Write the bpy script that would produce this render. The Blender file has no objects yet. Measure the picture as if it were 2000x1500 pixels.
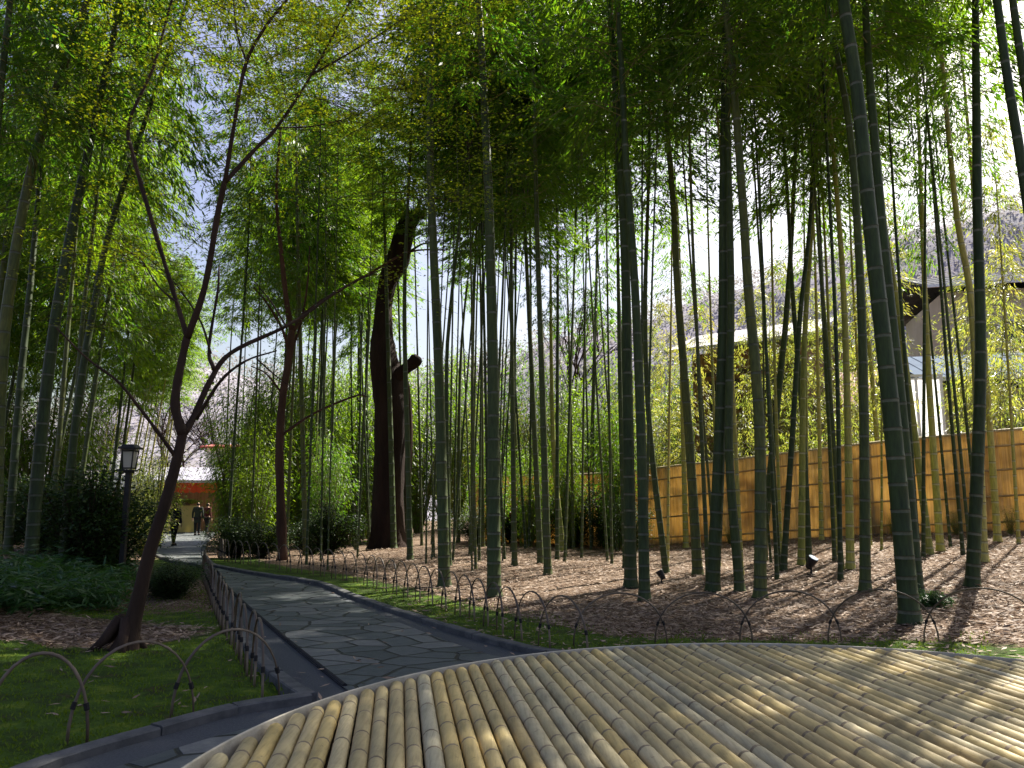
import bpy, math, random
import numpy as np
from mathutils import Vector, Matrix, noise as mnoise
from mathutils.geometry import delaunay_2d_cdt
R = math.radians
SC = bpy.context.scene
COL = SC.collection
random.seed(7)

# ---------------------------------------------------------------- camera, sky, sun, exposure
CAMH = 1.35
PITCH = R(8.53)
FPX = 1500.0
cam_d = bpy.data.cameras.new('camera'); cam = bpy.data.objects.new('camera', cam_d); COL.objects.link(cam)
cam.location = (0, 0, CAMH); cam.rotation_euler = (R(90) + PITCH, 0, 0)
cam_d.sensor_width = 36; cam_d.lens = 27.0; cam_d.clip_end = 2000; cam_d.clip_start = 0.05
SC.camera = cam
SUN_AZ = R(40)      # right of the view direction
SUN_EL = R(48)
w = bpy.data.worlds.new('World'); SC.world = w; w.use_nodes = True
wn = w.node_tree; bg = wn.nodes['Background']
sky = wn.nodes.new('ShaderNodeTexSky'); sky.sky_type = 'NISHITA'; sky.sun_disc = False
sky.sun_elevation = SUN_EL; sky.sun_rotation = SUN_AZ; sky.air_density = 1.3; sky.dust_density = 3.5; sky.ozone_density = 1.0
hs = wn.nodes.new('ShaderNodeHueSaturation'); hs.inputs['Saturation'].default_value = 1.05; hs.inputs['Hue'].default_value = 0.53
wn.links.new(sky.outputs[0], hs.inputs['Color']); wn.links.new(hs.outputs[0], bg.inputs[0]); bg.inputs[1].default_value = 0.062
sd = bpy.data.lights.new('sun', 'SUN'); sun = bpy.data.objects.new('sun', sd); COL.objects.link(sun)
sd.energy = 5.0; sd.angle = R(0.5); sd.color = (1.0, 0.94, 0.84)
sdir = Vector((math.sin(SUN_AZ) * math.cos(SUN_EL), math.cos(SUN_AZ) * math.cos(SUN_EL), math.sin(SUN_EL)))
sun.rotation_euler = sdir.to_track_quat('Z', 'Y').to_euler()
SC.view_settings.view_transform = 'Standard'; SC.view_settings.look = 'None'
SC.view_settings.exposure = 1.58; SC.view_settings.gamma = 1.0
SC.cycles.max_bounces = 7; SC.cycles.diffuse_bounces = 4; SC.cycles.glossy_bounces = 2
SC.cycles.transmission_bounces = 5; SC.cycles.transparent_max_bounces = 6
SC.cycles.sample_clamp_indirect = 6.0

# ---------------------------------------------------------------- helpers
def S(t):
    t = max(0.0, min(1.0, t)); return t * t * (3 - 2 * t)
def terrain(x, y):
    z = 0.72 * S((x - 1.5) / 10.0)
    z += 0.40 * S((-x - 0.47 * y) / 2.6) * S((y - 4) / 5)
    z -= 0.45 * S((y - 16) / 12.0) * S((-x - 3) / 3.0)
    z += 0.03 * (mnoise.noise((x * 0.5, y * 0.5, 3.0)))* S((abs(x + 1.5) - 2) / 3 + S((y - 9) / 4))
    return z
CP, SP = math.cos(PITCH), math.sin(PITCH)
def ray(u, v):
    a = (u - 1000) / FPX; b = (750 - v) / FPX
    return Vector((a, CP - b * SP, SP + b * CP))
def P(u, v, Y):                      # world point at distance Y ahead seen at photo position u, v
    d = ray(u, v); return Vector((0, 0, CAMH)) + d * (Y / d.y)
def G(u, v):                         # ground point seen at photo position u, v
    d = ray(u, v); o = Vector((0, 0, CAMH)); t = 1.0; prev = 1.0
    while t < 120:
        p = o + d * t
        if p.z <= terrain(p.x, p.y):
            lo, hi = prev, t
            for _ in range(20):
                m = (lo + hi) / 2; q = o + d * m
                if q.z <= terrain(q.x, q.y): hi = m
                else: lo = m
            return o + d * hi
        prev = t; t *= 1.02
    return o + d * 40

def tag(o, label=None, cat=None, group=None, kind=None):
    if label: o['label'] = label
    if cat: o['category'] = cat
    if group: o['group'] = group
    if kind: o['kind'] = kind
    return o
def empty(name, loc, rz=0.0):
    o = bpy.data.objects.new(name, None); COL.objects.link(o); o.location = loc; o.rotation_euler = (0, 0, rz)
    o.empty_display_size = 0.2
    return o
class MB:
    def __init__(s): s.v = []; s.f = []; s.m = []
    def add(s, vs, fs, mi=0):
        b = len(s.v); s.v += [tuple(p) for p in vs]; s.f += [tuple(i + b for i in f) for f in fs]; s.m += [mi] * len(fs)
    def tube(s, pts, rad, n=8, mi=0, cap=True, flat=1.0, mlist=None):
        pts = [Vector(p) for p in pts]
        if not hasattr(rad, '__len__'): rad = [rad] * len(pts)
        vs = []; fs = []; ms = []
        up = None
        for i, p in enumerate(pts):
            t = (pts[min(i + 1, len(pts) - 1)] - pts[max(i - 1, 0)])
            t = t.normalized() if t.length > 1e-9 else Vector((0, 0, 1))
            if up is None:
                up = Vector((1, 0, 0)) if abs(t.x) < 0.9 else Vector((0, 1, 0))
            a = (up - t * up.dot(t)).normalized(); up = a; b = t.cross(a)
            for k in range(n):
                an = 2 * math.pi * k / n
                vs.append(p + (a * math.cos(an) + b * math.sin(an) * flat) * rad[i])
        for i in range(len(pts) - 1):
            for k in range(n):
                k2 = (k + 1) % n
                fs.append((i * n + k, i * n + k2, (i + 1) * n + k2, (i + 1) * n + k))
                ms.append(mi if mlist is None else mlist[i])
        if cap:
            fs.append(tuple(reversed(range(n)))); ms.append(mi)
            e = (len(pts) - 1) * n; fs.append(tuple(range(e, e + n))); ms.append(mi)
        b0 = len(s.v); s.v += [tuple(p) for p in vs]; s.f += [tuple(i + b0 for i in f) for f in fs]; s.m += ms
    def box(s, c, d, rz=0.0, mi=0, taper=1.0, shift=(0, 0)):
        c = Vector(c); x, y, z = d[0] / 2, d[1] / 2, d[2] / 2; cs, sn = math.cos(rz), math.sin(rz)
        vs = []
        for k, (sx, sy, sz) in enumerate([(-1,-1,-1),(1,-1,-1),(1,1,-1),(-1,1,-1),(-1,-1,1),(1,-1,1),(1,1,1),(-1,1,1)]):
            f = taper if sz > 0 else 1.0
            px, py = sx * x * f + (shift[0] if sz > 0 else 0), sy * y * f + (shift[1] if sz > 0 else 0)
            vs.append((c.x + px * cs - py * sn, c.y + px * sn + py * cs, c.z + sz * z))
        s.add(vs, [(0,3,2,1),(4,5,6,7),(0,1,5,4),(1,2,6,5),(2,3,7,6),(3,0,4,7)], mi)
    def build(s, name, mats, parent=None, smooth=False, origin=None):
        me = bpy.data.meshes.new(name)
        vs = s.v
        if origin is not None:
            ox, oy, oz = origin; vs = [(a - ox, b - oy, c - oz) for a, b, c in vs]
        me.from_pydata(vs, [], s.f)
        if not isinstance(mats, (list, tuple)): mats = [mats]
        for m in mats: me.materials.append(m)
        if len(mats) > 1: me.polygons.foreach_set('material_index', s.m)
        if smooth: me.polygons.foreach_set('use_smooth', [True] * len(me.polygons))
        me.update()
        o = bpy.data.objects.new(name, me); COL.objects.link(o)
        if parent is not None: o.parent = parent
        elif origin is not None: o.location = origin
        return o
def bev(o, wd=0.01, seg=2):
    m = o.modifiers.new('bevel', 'BEVEL'); m.width = wd; m.segments = seg; m.limit_method = 'ANGLE'; return o
def catmull(pts, n):
    pts = [Vector(p) for p in pts]; out = []
    q = [pts[0] * 2 - pts[1]] + pts + [pts[-1] * 2 - pts[-2]]
    for i in range(1, len(q) - 2):
        for k in range(n):
            t = k / n; a, b, c, d = q[i - 1], q[i], q[i + 1], q[i + 2]
            out.append(0.5 * ((2 * b) + (c - a) * t + (2 * a - 5 * b + 4 * c - d) * t * t + (-a + 3 * b - 3 * c + d) * t ** 3))
    out.append(pts[-1]); return out

# ---------------------------------------------------------------- materials
def newmat(name):
    m = bpy.data.materials.new(name); m.use_nodes = True
    nt = m.node_tree; return m, nt, nt.nodes, nt.links, nt.nodes['Principled BSDF']
def ramp(N, stops):
    r = N.new('ShaderNodeValToRGB'); e = r.color_ramp.elements
    while len(e) < len(stops): e.new(0.5)
    for i, (p, c) in enumerate(stops): e[i].position = p; e[i].color = (*c, 1)
    return r
def noise_n(N, L, scale, detail=4, rough=0.6, vec=None, dist=0.0):
    n = N.new('ShaderNodeTexNoise'); n.inputs['Scale'].default_value = scale; n.inputs['Detail'].default_value = detail
    n.inputs['Roughness'].default_value = rough; n.inputs['Distortion'].default_value = dist
    if vec is not None: L.new(vec, n.inputs['Vector'])
    return n
def bump(N, L, h, strength, dist, bsdf):
    b = N.new('ShaderNodeBump'); b.inputs['Strength'].default_value = strength; b.inputs['Distance'].default_value = dist
    L.new(h, b.inputs['Height']); L.new(b.outputs[0], bsdf.inputs['Normal']); return b
def mixc(N, L, fac, a, b, mode='MIX'):
    m = N.new('ShaderNodeMix'); m.data_type = 'RGBA'; m.blend_type = mode
    if isinstance(fac, (int, float)): m.inputs[0].default_value = fac
    else: L.new(fac, m.inputs[0])
    for s, i in ((a, 6), (b, 7)):
        if isinstance(s, tuple): m.inputs[i].default_value = (*s, 1)
        else: L.new(s, m.inputs[i])
    return m.outputs[2]
def mat_noise(name, c1, c2, scale=3.0, rough=0.8, bs=0.3, bd=0.02, bscale=None, spec=0.3, stretch=None, c3=None, metal=0.0):
    m, nt, N, L, B = newmat(name)
    tc = N.new('ShaderNodeTexCoord'); vec = tc.outputs['Object']
    if stretch:
        mp = N.new('ShaderNodeMapping'); mp.inputs['Scale'].default_value = stretch; L.new(vec, mp.inputs[0]); vec = mp.outputs[0]
    n = noise_n(N, L, scale, 5, 0.65, vec)
    st = [(0.3, c1), (0.7, c2)] if c3 is None else [(0.25, c1), (0.5, c2), (0.75, c3)]
    r = ramp(N, st); L.new(n.outputs[0], r.inputs[0]); L.new(r.outputs[0], B.inputs['Base Color'])
    B.inputs['Roughness'].default_value = rough; B.inputs['Specular IOR Level'].default_value = spec; B.inputs['Metallic'].default_value = metal
    n2 = noise_n(N, L, bscale or scale * 4, 4, 0.7, vec); bump(N, L, n2.outputs[0], bs, bd, B)
    return m
def mat_leaf(name, ca, cb, ta, tb, trans=0.5, rough=0.45, spec=0.4):
    m, nt, N, L, B = newmat(name)
    g = N.new('ShaderNodeNewGeometry'); oi = N.new('ShaderNodeObjectInfo')
    tc = N.new('ShaderNodeTexCoord'); n = noise_n(N, L, 0.9, 2, 0.5, tc.outputs['Object'])
    a = N.new('ShaderNodeMath'); a.operation = 'MULTIPLY_ADD'; L.new(g.outputs['Random Per Island'], a.inputs[0]); a.inputs[1].default_value = 0.45
    b = N.new('ShaderNodeMath'); b.operation = 'MULTIPLY_ADD'; L.new(oi.outputs['Random'], b.inputs[0]); b.inputs[1].default_value = 0.45
    L.new(n.outputs[0], b.inputs[2]); L.new(b.outputs[0], a.inputs[2])
    c = N.new('ShaderNodeMath'); c.operation = 'SUBTRACT'; L.new(a.outputs[0], c.inputs[0]); c.inputs[1].default_value = 0.42; c.use_clamp = True
    r1 = ramp(N, [(0, ca), (1, cb)]); r2 = ramp(N, [(0, ta), (1, tb)])
    L.new(c.outputs[0], r1.inputs[0]); L.new(c.outputs[0], r2.inputs[0])
    L.new(r1.outputs[0], B.inputs['Base Color']); B.inputs['Roughness'].default_value = rough; B.inputs['Specular IOR Level'].default_value = spec
    t = N.new('ShaderNodeBsdfTranslucent'); L.new(r2.outputs[0], t.inputs[0])
    mx = N.new('ShaderNodeMixShader'); mx.inputs[0].default_value = trans
    L.new(B.outputs[0], mx.inputs[1]); L.new(t.outputs[0], mx.inputs[2])
    L.new(mx.outputs[0], N['Material Output'].inputs[0]); return m
M = {}
M['leaf_bamboo'] = mat_leaf('bamboo_leaf', (0.022, 0.065, 0.009), (0.065, 0.12, 0.012), (0.04, 0.19, 0.008), (0.32, 0.47, 0.012), 0.52)
M['leaf_young'] = mat_leaf('young_leaf', (0.05, 0.11, 0.015), (0.15, 0.17, 0.03), (0.20, 0.38, 0.03), (0.58, 0.52, 0.08), 0.45)
M['leaf_bush'] = mat_leaf('thicket_leaf', (0.025, 0.075, 0.010), (0.07, 0.12, 0.012), (0.08, 0.26, 0.008), (0.34, 0.48, 0.015), 0.5)
M['leaf_maple'] = mat_leaf('maple_leaf', (0.03, 0.07, 0.008), (0.09, 0.11, 0.010), (0.12, 0.28, 0.008), (0.50, 0.50, 0.010), 0.5)
M['leaf_dark'] = mat_leaf('evergreen_leaf', (0.010, 0.030, 0.008), (0.030, 0.060, 0.012), (0.03, 0.09, 0.006), (0.10, 0.16, 0.01), 0.25, 0.55, 0.3)
M['leaf_sasa'] = mat_leaf('ground_leaf', (0.015, 0.06, 0.015), (0.04, 0.10, 0.03), (0.05, 0.16, 0.02), (0.12, 0.25, 0.03), 0.35, 0.35)
M['leaf_grey'] = mat_leaf('hazed_hill_leaf', (0.14, 0.16, 0.11), (0.32, 0.28, 0.30), (0.2, 0.24, 0.12), (0.34, 0.30, 0.32), 0.4, 0.9)  # bare-wood grey, lightened to carry the distance haze in its colour
M['leaf_litter'] = mat_leaf('fallen_leaf', (0.09, 0.05, 0.03), (0.50, 0.37, 0.26), (0.12, 0.07, 0.04), (0.2, 0.13, 0.08), 0.12, 0.7)
M['twig'] = mat_noise('twig', (0.10, 0.11, 0.04), (0.22, 0.19, 0.08), 2)
# bamboo culm
def mat_culm(name, cols, rough=0.55):
    m, nt, N, L, B = newmat(name)
    tc = N.new('ShaderNodeTexCoord'); oi = N.new('ShaderNodeObjectInfo')
    mp = N.new('ShaderNodeMapping'); mp.inputs['Scale'].default_value = (3, 3, 0.55); L.new(tc.outputs['Object'], mp.inputs[0])
    n = noise_n(N, L, 2.2, 4, 0.6, mp.outputs[0])
    a = N.new('ShaderNodeMath'); a.operation = 'MULTIPLY_ADD'; L.new(oi.outputs['Random'], a.inputs[0]); a.inputs[1].default_value = 0.7; L.new(n.outputs[0], a.inputs[2])
    b = N.new('ShaderNodeMath'); b.operation = 'SUBTRACT'; L.new(a.outputs[0], b.inputs[0]); b.inputs[1].default_value = 0.35; b.use_clamp = True
    r = ramp(N, [(i / (len(cols) - 1), c) for i, c in enumerate(cols)]); L.new(b.outputs[0], r.inputs[0])
    mp2 = N.new('ShaderNodeMapping'); mp2.inputs['Scale'].default_value = (40, 40, 6); L.new(tc.outputs['Object'], mp2.inputs[0])
    n2 = noise_n(N, L, 1.0, 5, 0.7, mp2.outputs[0]); r2 = ramp(N, [(0.33, (0.35, 0.34, 0.30)), (0.5, (0.9, 0.9, 0.88)), (0.70, (1.6, 1.6, 1.5))]); L.new(n2.outputs[0], r2.inputs[0])
    L.new(mixc(N, L, 0.55, r.outputs[0], r2.outputs[0], 'MULTIPLY'), B.inputs['Base Color'])
    B.inputs['Roughness'].default_value = rough; B.inputs['Specular IOR Level'].default_value = 0.25; bump(N, L, n2.outputs[0], 0.15, 0.004, B); return m
M['culm'] = mat_culm('bamboo_culm', [(0.018, 0.030, 0.008), (0.035, 0.055, 0.014), (0.062, 0.080, 0.022), (0.12, 0.12, 0.025)])
M['culm_old_sunlit'] = mat_culm('old_sunlit_bamboo_culm', [(0.16, 0.19, 0.04), (0.30, 0.29, 0.06), (0.40, 0.34, 0.10)])  # lighter copy for culms in sun: old yellow plus sunlight put into colour
M['culm_ring'] = mat_noise('culm_node_bloom', (0.05, 0.065, 0.04), (0.14, 0.155, 0.12), 9, 0.7)
M['culm_ring_old_sunlit'] = mat_noise('old_sunlit_culm_node_bloom', (0.24, 0.25, 0.12), (0.42, 0.40, 0.24), 9, 0.7)
M['culm_scar_old_sunlit'] = mat_noise('old_sunlit_culm_node_scar', (0.10, 0.08, 0.03), (0.18, 0.15, 0.06), 9, 0.8)
M['culm_scar'] = mat_noise('culm_node_scar', (0.03, 0.035, 0.02), (0.07, 0.065, 0.04), 9, 0.8)
M['bark'] = mat_noise('maple_bark', (0.020, 0.012, 0.008), (0.052, 0.032, 0.021), 4, 0.85, 0.6, 0.02, 22, 0.2, (1, 1, 0.35))
M['bark_red'] = mat_noise('reddish_bark', (0.035, 0.018, 0.012), (0.10, 0.052, 0.035), 3, 0.85, 0.6, 0.03, 18, 0.2, (1, 1, 0.25))
M['bark_dead'] = mat_noise('dead_trunk_bark', (0.016, 0.010, 0.008), (0.045, 0.027, 0.02), 2, 0.9, 0.9, 0.06, 9, 0.15, (1.5, 1.5, 0.25))
M['hoop'] = mat_noise('split_bamboo_hoop', (0.035, 0.022, 0.015), (0.11, 0.08, 0.052), 1.6, 0.5, 0.3, 0.004, 40, 0.4, c3=(0.30, 0.23, 0.155))
M['hoop_pale'] = mat_noise('pale_pole', (0.36, 0.27, 0.15), (0.58, 0.47, 0.30), 2.2, 0.6)
M['twine'] = mat_noise('black_twine', (0.012, 0.011, 0.01), (0.03, 0.027, 0.025), 60, 0.9)
M['black'] = mat_noise('black_painted_metal', (0.012, 0.012, 0.013), (0.025, 0.025, 0.027), 8, 0.4)
M['kerb'] = mat_noise('kerb_stone', (0.05, 0.054, 0.055), (0.13, 0.13, 0.125), 7, 0.8, 0.4, 0.01, 60)
M['joint'] = mat_noise('dark_joint', (0.010, 0.010, 0.012), (0.03, 0.03, 0.032), 20, 0.9)

# ground: moss / leaf litter by vertex attribute
def mat_ground():
    m, nt, N, L, B = newmat('grove_floor')
    at = N.new('ShaderNodeAttribute'); at.attribute_name = 'moss'
    tc = N.new('ShaderNodeTexCoord'); V = tc.outputs['Object']
    # litter
    v1 = N.new('ShaderNodeTexVoronoi'); v1.inputs['Scale'].default_value = 26; v1.inputs['Randomness'].default_value = 1.0
    mp = N.new('ShaderNodeMapping'); mp.inputs['Scale'].default_value = (1, 2.3, 1); mp.inputs['Rotation'].default_value = (0, 0, 0.7); L.new(V, mp.inputs[0])
    nd = noise_n(N, L, 5, 3, 0.6, V)
    va = N.new('ShaderNodeVectorMath'); va.operation = 'MULTIPLY_ADD'; L.new(nd.outputs[1], va.inputs[0]); va.inputs[1].default_value = (.6, .6, .6); L.new(mp.outputs[0], va.inputs[2])
    L.new(va.outputs[0], v1.inputs['Vector'])
    rl = ramp(N, [(0.0, (0.05, 0.028, 0.016)), (0.4, (0.15, 0.095, 0.06)), (0.75, (0.30, 0.21, 0.145)), (1.0, (0.50, 0.41, 0.31))])
    bw = N.new('ShaderNodeSeparateColor'); L.new(v1.outputs['Color'], bw.inputs[0]); L.new(bw.outputs[0], rl.inputs[0])
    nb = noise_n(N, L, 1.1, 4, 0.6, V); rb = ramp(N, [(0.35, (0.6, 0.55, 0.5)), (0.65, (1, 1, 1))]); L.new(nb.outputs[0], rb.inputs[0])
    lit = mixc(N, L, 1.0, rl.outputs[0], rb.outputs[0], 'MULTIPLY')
    # moss
    nm = noise_n(N, L, 3.0, 6, 0.7, V); rm = ramp(N, [(0.30, (0.075, 0.055, 0.025)), (0.42, (0.045, 0.075, 0.012)), (0.55, (0.07, 0.13, 0.012)), (0.72, (0.20, 0.24, 0.02))])
    L.new(nm.outputs[0], rm.inputs[0])
    # mask
    n3 = noise_n(N, L, 4.5, 5, 0.7, V)
    a = N.new('ShaderNodeMath'); a.operation = 'MULTIPLY_ADD'; L.new(n3.outputs[0], a.inputs[0]); a.inputs[1].default_value = 1.1; L.new(at.outputs['Fac'], a.inputs[2])
    rr = ramp(N, [(0.98, (0, 0, 0)), (1.0, (1, 1, 1))])
    s = N.new('ShaderNodeMapRange'); L.new(a.outputs[0], s.inputs[0]); s.inputs[1].default_value = 0.92; s.inputs[2].default_value = 1.12
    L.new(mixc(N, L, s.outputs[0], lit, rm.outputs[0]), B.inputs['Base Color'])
    B.inputs['Roughness'].default_value = 0.95; B.inputs['Specular IOR Level'].default_value = 0.15
    nf = noise_n(N, L, 45, 4, 0.75, V)
    hh = N.new('ShaderNodeMath'); hh.operation = 'ADD'; L.new(v1.outputs['Distance'], hh.inputs[0]); L.new(nf.outputs[0], hh.inputs[1])
    bump(N, L, hh.outputs[0], 0.8, 0.03, B); return m
M['ground'] = mat_ground()
def mat_flag():
    m, nt, N, L, B = newmat('flagstones')
    tc = N.new('ShaderNodeTexCoord'); V = tc.outputs['Object']
    nd = noise_n(N, L, 1.6, 2, 0.5, V)
    va = N.new('ShaderNodeVectorMath'); va.operation = 'MULTIPLY_ADD'; L.new(nd.outputs[1], va.inputs[0]); va.inputs[1].default_value = (.16, .16, 0)
    mp = N.new('ShaderNodeMapping'); mp.inputs['Scale'].default_value = (1.0, 1.25, 0.0); mp.inputs['Rotation'].default_value = (0, 0, 0.5); L.new(V, mp.inputs[0]); L.new(mp.outputs[0], va.inputs[2])
    ve = N.new('ShaderNodeTexVoronoi'); ve.voronoi_dimensions = '2D'; ve.feature = 'DISTANCE_TO_EDGE'; ve.inputs['Scale'].default_value = 2.5; ve.inputs['Randomness'].default_value = 0.95; L.new(va.outputs[0], ve.inputs['Vector'])
    vc = N.new('ShaderNodeTexVoronoi'); vc.voronoi_dimensions = '2D'; vc.inputs['Scale'].default_value = 2.5; vc.inputs['Randomness'].default_value = 0.95; L.new(va.outputs[0], vc.inputs['Vector'])
    sc = N.new('ShaderNodeSeparateColor'); L.new(vc.outputs['Color'], sc.inputs[0])
    rc = ramp(N, [(0, (0.050, 0.062, 0.064)), (0.5, (0.085, 0.10, 0.10)), (1, (0.16, 0.165, 0.16))]); L.new(sc.outputs[0], rc.inputs[0])
    nn = noise_n(N, L, 9, 6, 0.7, V); rn = ramp(N, [(0.3, (0.68, 0.7, 0.72)), (0.7, (1.1, 1.08, 1.05))]); L.new(nn.outputs[0], rn.inputs[0])
    c = mixc(N, L, 1.0, rc.outputs[0], rn.outputs[0], 'MULTIPLY')
    nj = noise_n(N, L, 14, 3, 0.6, V)
    je = N.new('ShaderNodeMath'); je.operation = 'MULTIPLY_ADD'; L.new(nj.outputs[0], je.inputs[0]); je.inputs[1].default_value = -0.022; L.new(ve.outputs['Distance'], je.inputs[2])
    mr = N.new('ShaderNodeMapRange'); L.new(je.outputs[0], mr.inputs[0]); mr.inputs[1].default_value = 0.016; mr.inputs[2].default_value = 0.036
    L.new(mixc(N, L, mr.outputs[0], (0.012, 0.014, 0.012), c), B.inputs['Base Color'])
    B.inputs['Roughness'].default_value = 0.62; B.inputs['Specular IOR Level'].default_value = 0.4
    h = N.new('ShaderNodeMath'); h.operation = 'MULTIPLY_ADD'; L.new(nn.outputs[0], h.inputs[0]); h.inputs[1].default_value = 0.35; L.new(mr.outputs[0], h.inputs[2])
    bump(N, L, h.outputs[0], 1.0, 0.03, B); return m
M['flag'] = mat_flag()
M['gravel'] = mat_noise('fine_dark_gravel', (0.04, 0.046, 0.052), (0.09, 0.098, 0.104), 70, 0.85, 0.7, 0.008, 120)
def mat_slat():
    m, nt, N, L, B = newmat('bench_bamboo')
    g = N.new('ShaderNodeNewGeometry'); tc = N.new('ShaderNodeTexCoord'); V = tc.outputs['Object']
    rc = ramp(N, [(0, (0.38, 0.29, 0.13)), (0.3, (0.46, 0.40, 0.24)), (0.55, (0.54, 0.42, 0.18)), (0.8, (0.43, 0.40, 0.29)), (1, (0.60, 0.50, 0.28))]); L.new(g.outputs['Random Per Island'], rc.inputs[0])
    n = noise_n(N, L, 3.2, 5, 0.65, V); rn = ramp(N, [(0.3, (0.62, 0.62, 0.60)), (0.5, (0.95, 0.93, 0.85)), (0.72, (1.15, 1.1, 1.0))]); L.new(n.outputs[0], rn.inputs[0])
    c = mixc(N, L, 1.0, rc.outputs[0], rn.outputs[0], 'MULTIPLY')
    mp = N.new('ShaderNodeMapping'); mp.inputs['Scale'].default_value = (60, 3, 60); L.new(V, mp.inputs[0])
    n2 = noise_n(N, L, 1.0, 5, 0.75, mp.outputs[0]); r2 = ramp(N, [(0.32, (0.48, 0.45, 0.40)), (0.55, (1, 1, 1))]); L.new(n2.outputs[0], r2.inputs[0])
    c = mixc(N, L, 0.6, c, r2.outputs[0], 'MULTIPLY')
    n4 = noise_n(N, L, 26, 3, 0.7, V); r4 = ramp(N, [(0.27, (0.25, 0.22, 0.2)), (0.36, (1, 1, 1))]); L.new(n4.outputs[0], r4.inputs[0])
    c = mixc(N, L, 0.5, c, r4.outputs[0], 'MULTIPLY')
    L.new(c, B.inputs['Base Color']); B.inputs['Roughness'].default_value = 0.48; B.inputs['Specular IOR Level'].default_value = 0.4
    bump(N, L, n2.outputs[0], 0.25, 0.003, B); return m
M['slat'] = mat_slat()
M['slat_node'] = mat_noise('bench_bamboo_node', (0.13, 0.10, 0.065), (0.28, 0.22, 0.14), 14, 0.6)
M['rim'] = mat_noise('bench_rim', (0.30, 0.28, 0.22), (0.52, 0.48, 0.38), 5, 0.55)
M['dark_wood'] = mat_noise('dark_wood', (0.05, 0.035, 0.025), (0.11, 0.08, 0.055), 4, 0.8, 0.3, 0.01, 30, 0.2, (1, 1, 0.2))
def mat_reed():
    m, nt, N, L, B = newmat('reed_screen')
    tc = N.new('ShaderNodeTexCoord'); V = tc.outputs['Object']
    mp = N.new('ShaderNodeMapping'); mp.inputs['Scale'].default_value = (34, 34, 0.5); L.new(V, mp.inputs[0])
    n = noise_n(N, L, 1.0, 4, 0.7, mp.outputs[0])
    r = ramp(N, [(0.25, (0.36, 0.28, 0.16)), (0.5, (0.60, 0.50, 0.31)), (0.75, (0.76, 0.67, 0.46))]); L.new(n.outputs[0], r.inputs[0])
    n2 = noise_n(N, L, 0.8, 4, 0.6, V); r2 = ramp(N, [(0.3, (0.55, 0.47, 0.40)), (0.5, (0.9, 0.86, 0.8)), (0.7, (1.1, 1.1, 1.12))]); L.new(n2.outputs[0], r2.inputs[0])
    c = mixc(N, L, 1.0, r.outputs[0], r2.outputs[0], 'MULTIPLY'); L.new(c, B.inputs['Base Color']); B.inputs['Roughness'].default_value = 0.6
    bump(N, L, n.outputs[0], 0.5, 0.01, B)
    t = N.new('ShaderNodeBsdfTranslucent'); L.new(mixc(N, L, 1.0, c, (1.0, 0.90, 0.64), 'MULTIPLY'), t.inputs[0])
    mx = N.new('ShaderNodeMixShader'); mx.inputs[0].default_value = 0.55; L.new(B.outputs[0], mx.inputs[1]); L.new(t.outputs[0], mx.inputs[2])
    L.new(mx.outputs[0], N['Material Output'].inputs[0]); return m
M['reed'] = mat_reed()
M['rail'] = mat_noise('fence_pole', (0.24, 0.14, 0.07), (0.50, 0.36, 0.19), 4, 0.6)
M['beige'] = mat_noise('beige_render_wall', (0.44, 0.38, 0.27), (0.54, 0.47, 0.35), 1.2, 0.9)
M['white'] = mat_noise('white_painted_wall', (0.74, 0.74, 0.74), (0.82, 0.82, 0.82), 1.5, 0.7)
M['brown_wall'] = mat_noise('brown_timber_wall', (0.16, 0.085, 0.04), (0.34, 0.20, 0.09), 2.0, 0.85, 0.5, 0.02, 20, 0.2, (6, 6, 0.3))
M['roof_blue'] = mat_noise('blue_grey_metal_roof', (0.09, 0.12, 0.17), (0.13, 0.17, 0.23), 1.0, 0.95, 0.2, 0.02, 3, 0.05)
M['roof_pale'] = mat_noise('pale_metal_roof', (0.34, 0.33, 0.34), (0.46, 0.44, 0.45), 1.0, 0.8)
M['roof_dark'] = mat_noise('dark_grey_tile_roof', (0.05, 0.055, 0.065), (0.11, 0.115, 0.13), 3.0, 0.95, 0.8, 0.05, 8, 0.05)
M['roof_red'] = mat_noise('rust_red_roof', (0.24, 0.045, 0.04), (0.36, 0.08, 0.065), 1.5, 0.7)
M['roof_lilac'] = mat_noise('pale_grey_roof', (0.30, 0.29, 0.36), (0.44, 0.42, 0.50), 1.5, 0.5)
M['red_cloth'] = mat_leaf('red_awning_cloth', (0.55, 0.07, 0.02), (0.62, 0.10, 0.03), (0.8, 0.12, 0.03), (0.85, 0.16, 0.04), 0.4, 0.8)
M['cream_cloth'] = mat_leaf('cream_cloth', (0.45, 0.40, 0.17), (0.52, 0.46, 0.22), (0.6, 0.52, 0.2), (0.65, 0.55, 0.24), 0.4, 0.8)
M['trim'] = mat_noise('white_gutter', (0.66, 0.66, 0.68), (0.76, 0.76, 0.78), 3, 0.5)
M['hill'] = mat_noise('hazed_hill_ground', (0.24, 0.225, 0.25), (0.30, 0.28, 0.32), 0.12, 0.95, 0.5, 0.3, 0.6, 0.1, c3=(0.19, 0.21, 0.19))  # pale lilac: distance haze is put into the hill colour
m_, nt_, N_, L_, B_ = newmat('window_glass'); B_.inputs['Base Color'].default_value = (0.02, 0.025, 0.03, 1); B_.inputs['Roughness'].default_value = 0.08; M['glass'] = m_
m_, nt_, N_, L_, B_ = newmat('spotlight_lens'); B_.inputs['Base Color'].default_value = (0.35, 0.42, 0.5, 1); B_.inputs['Roughness'].default_value = 0.12; B_.inputs['Metallic'].default_value = 0.6; M['lens'] = m_
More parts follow.
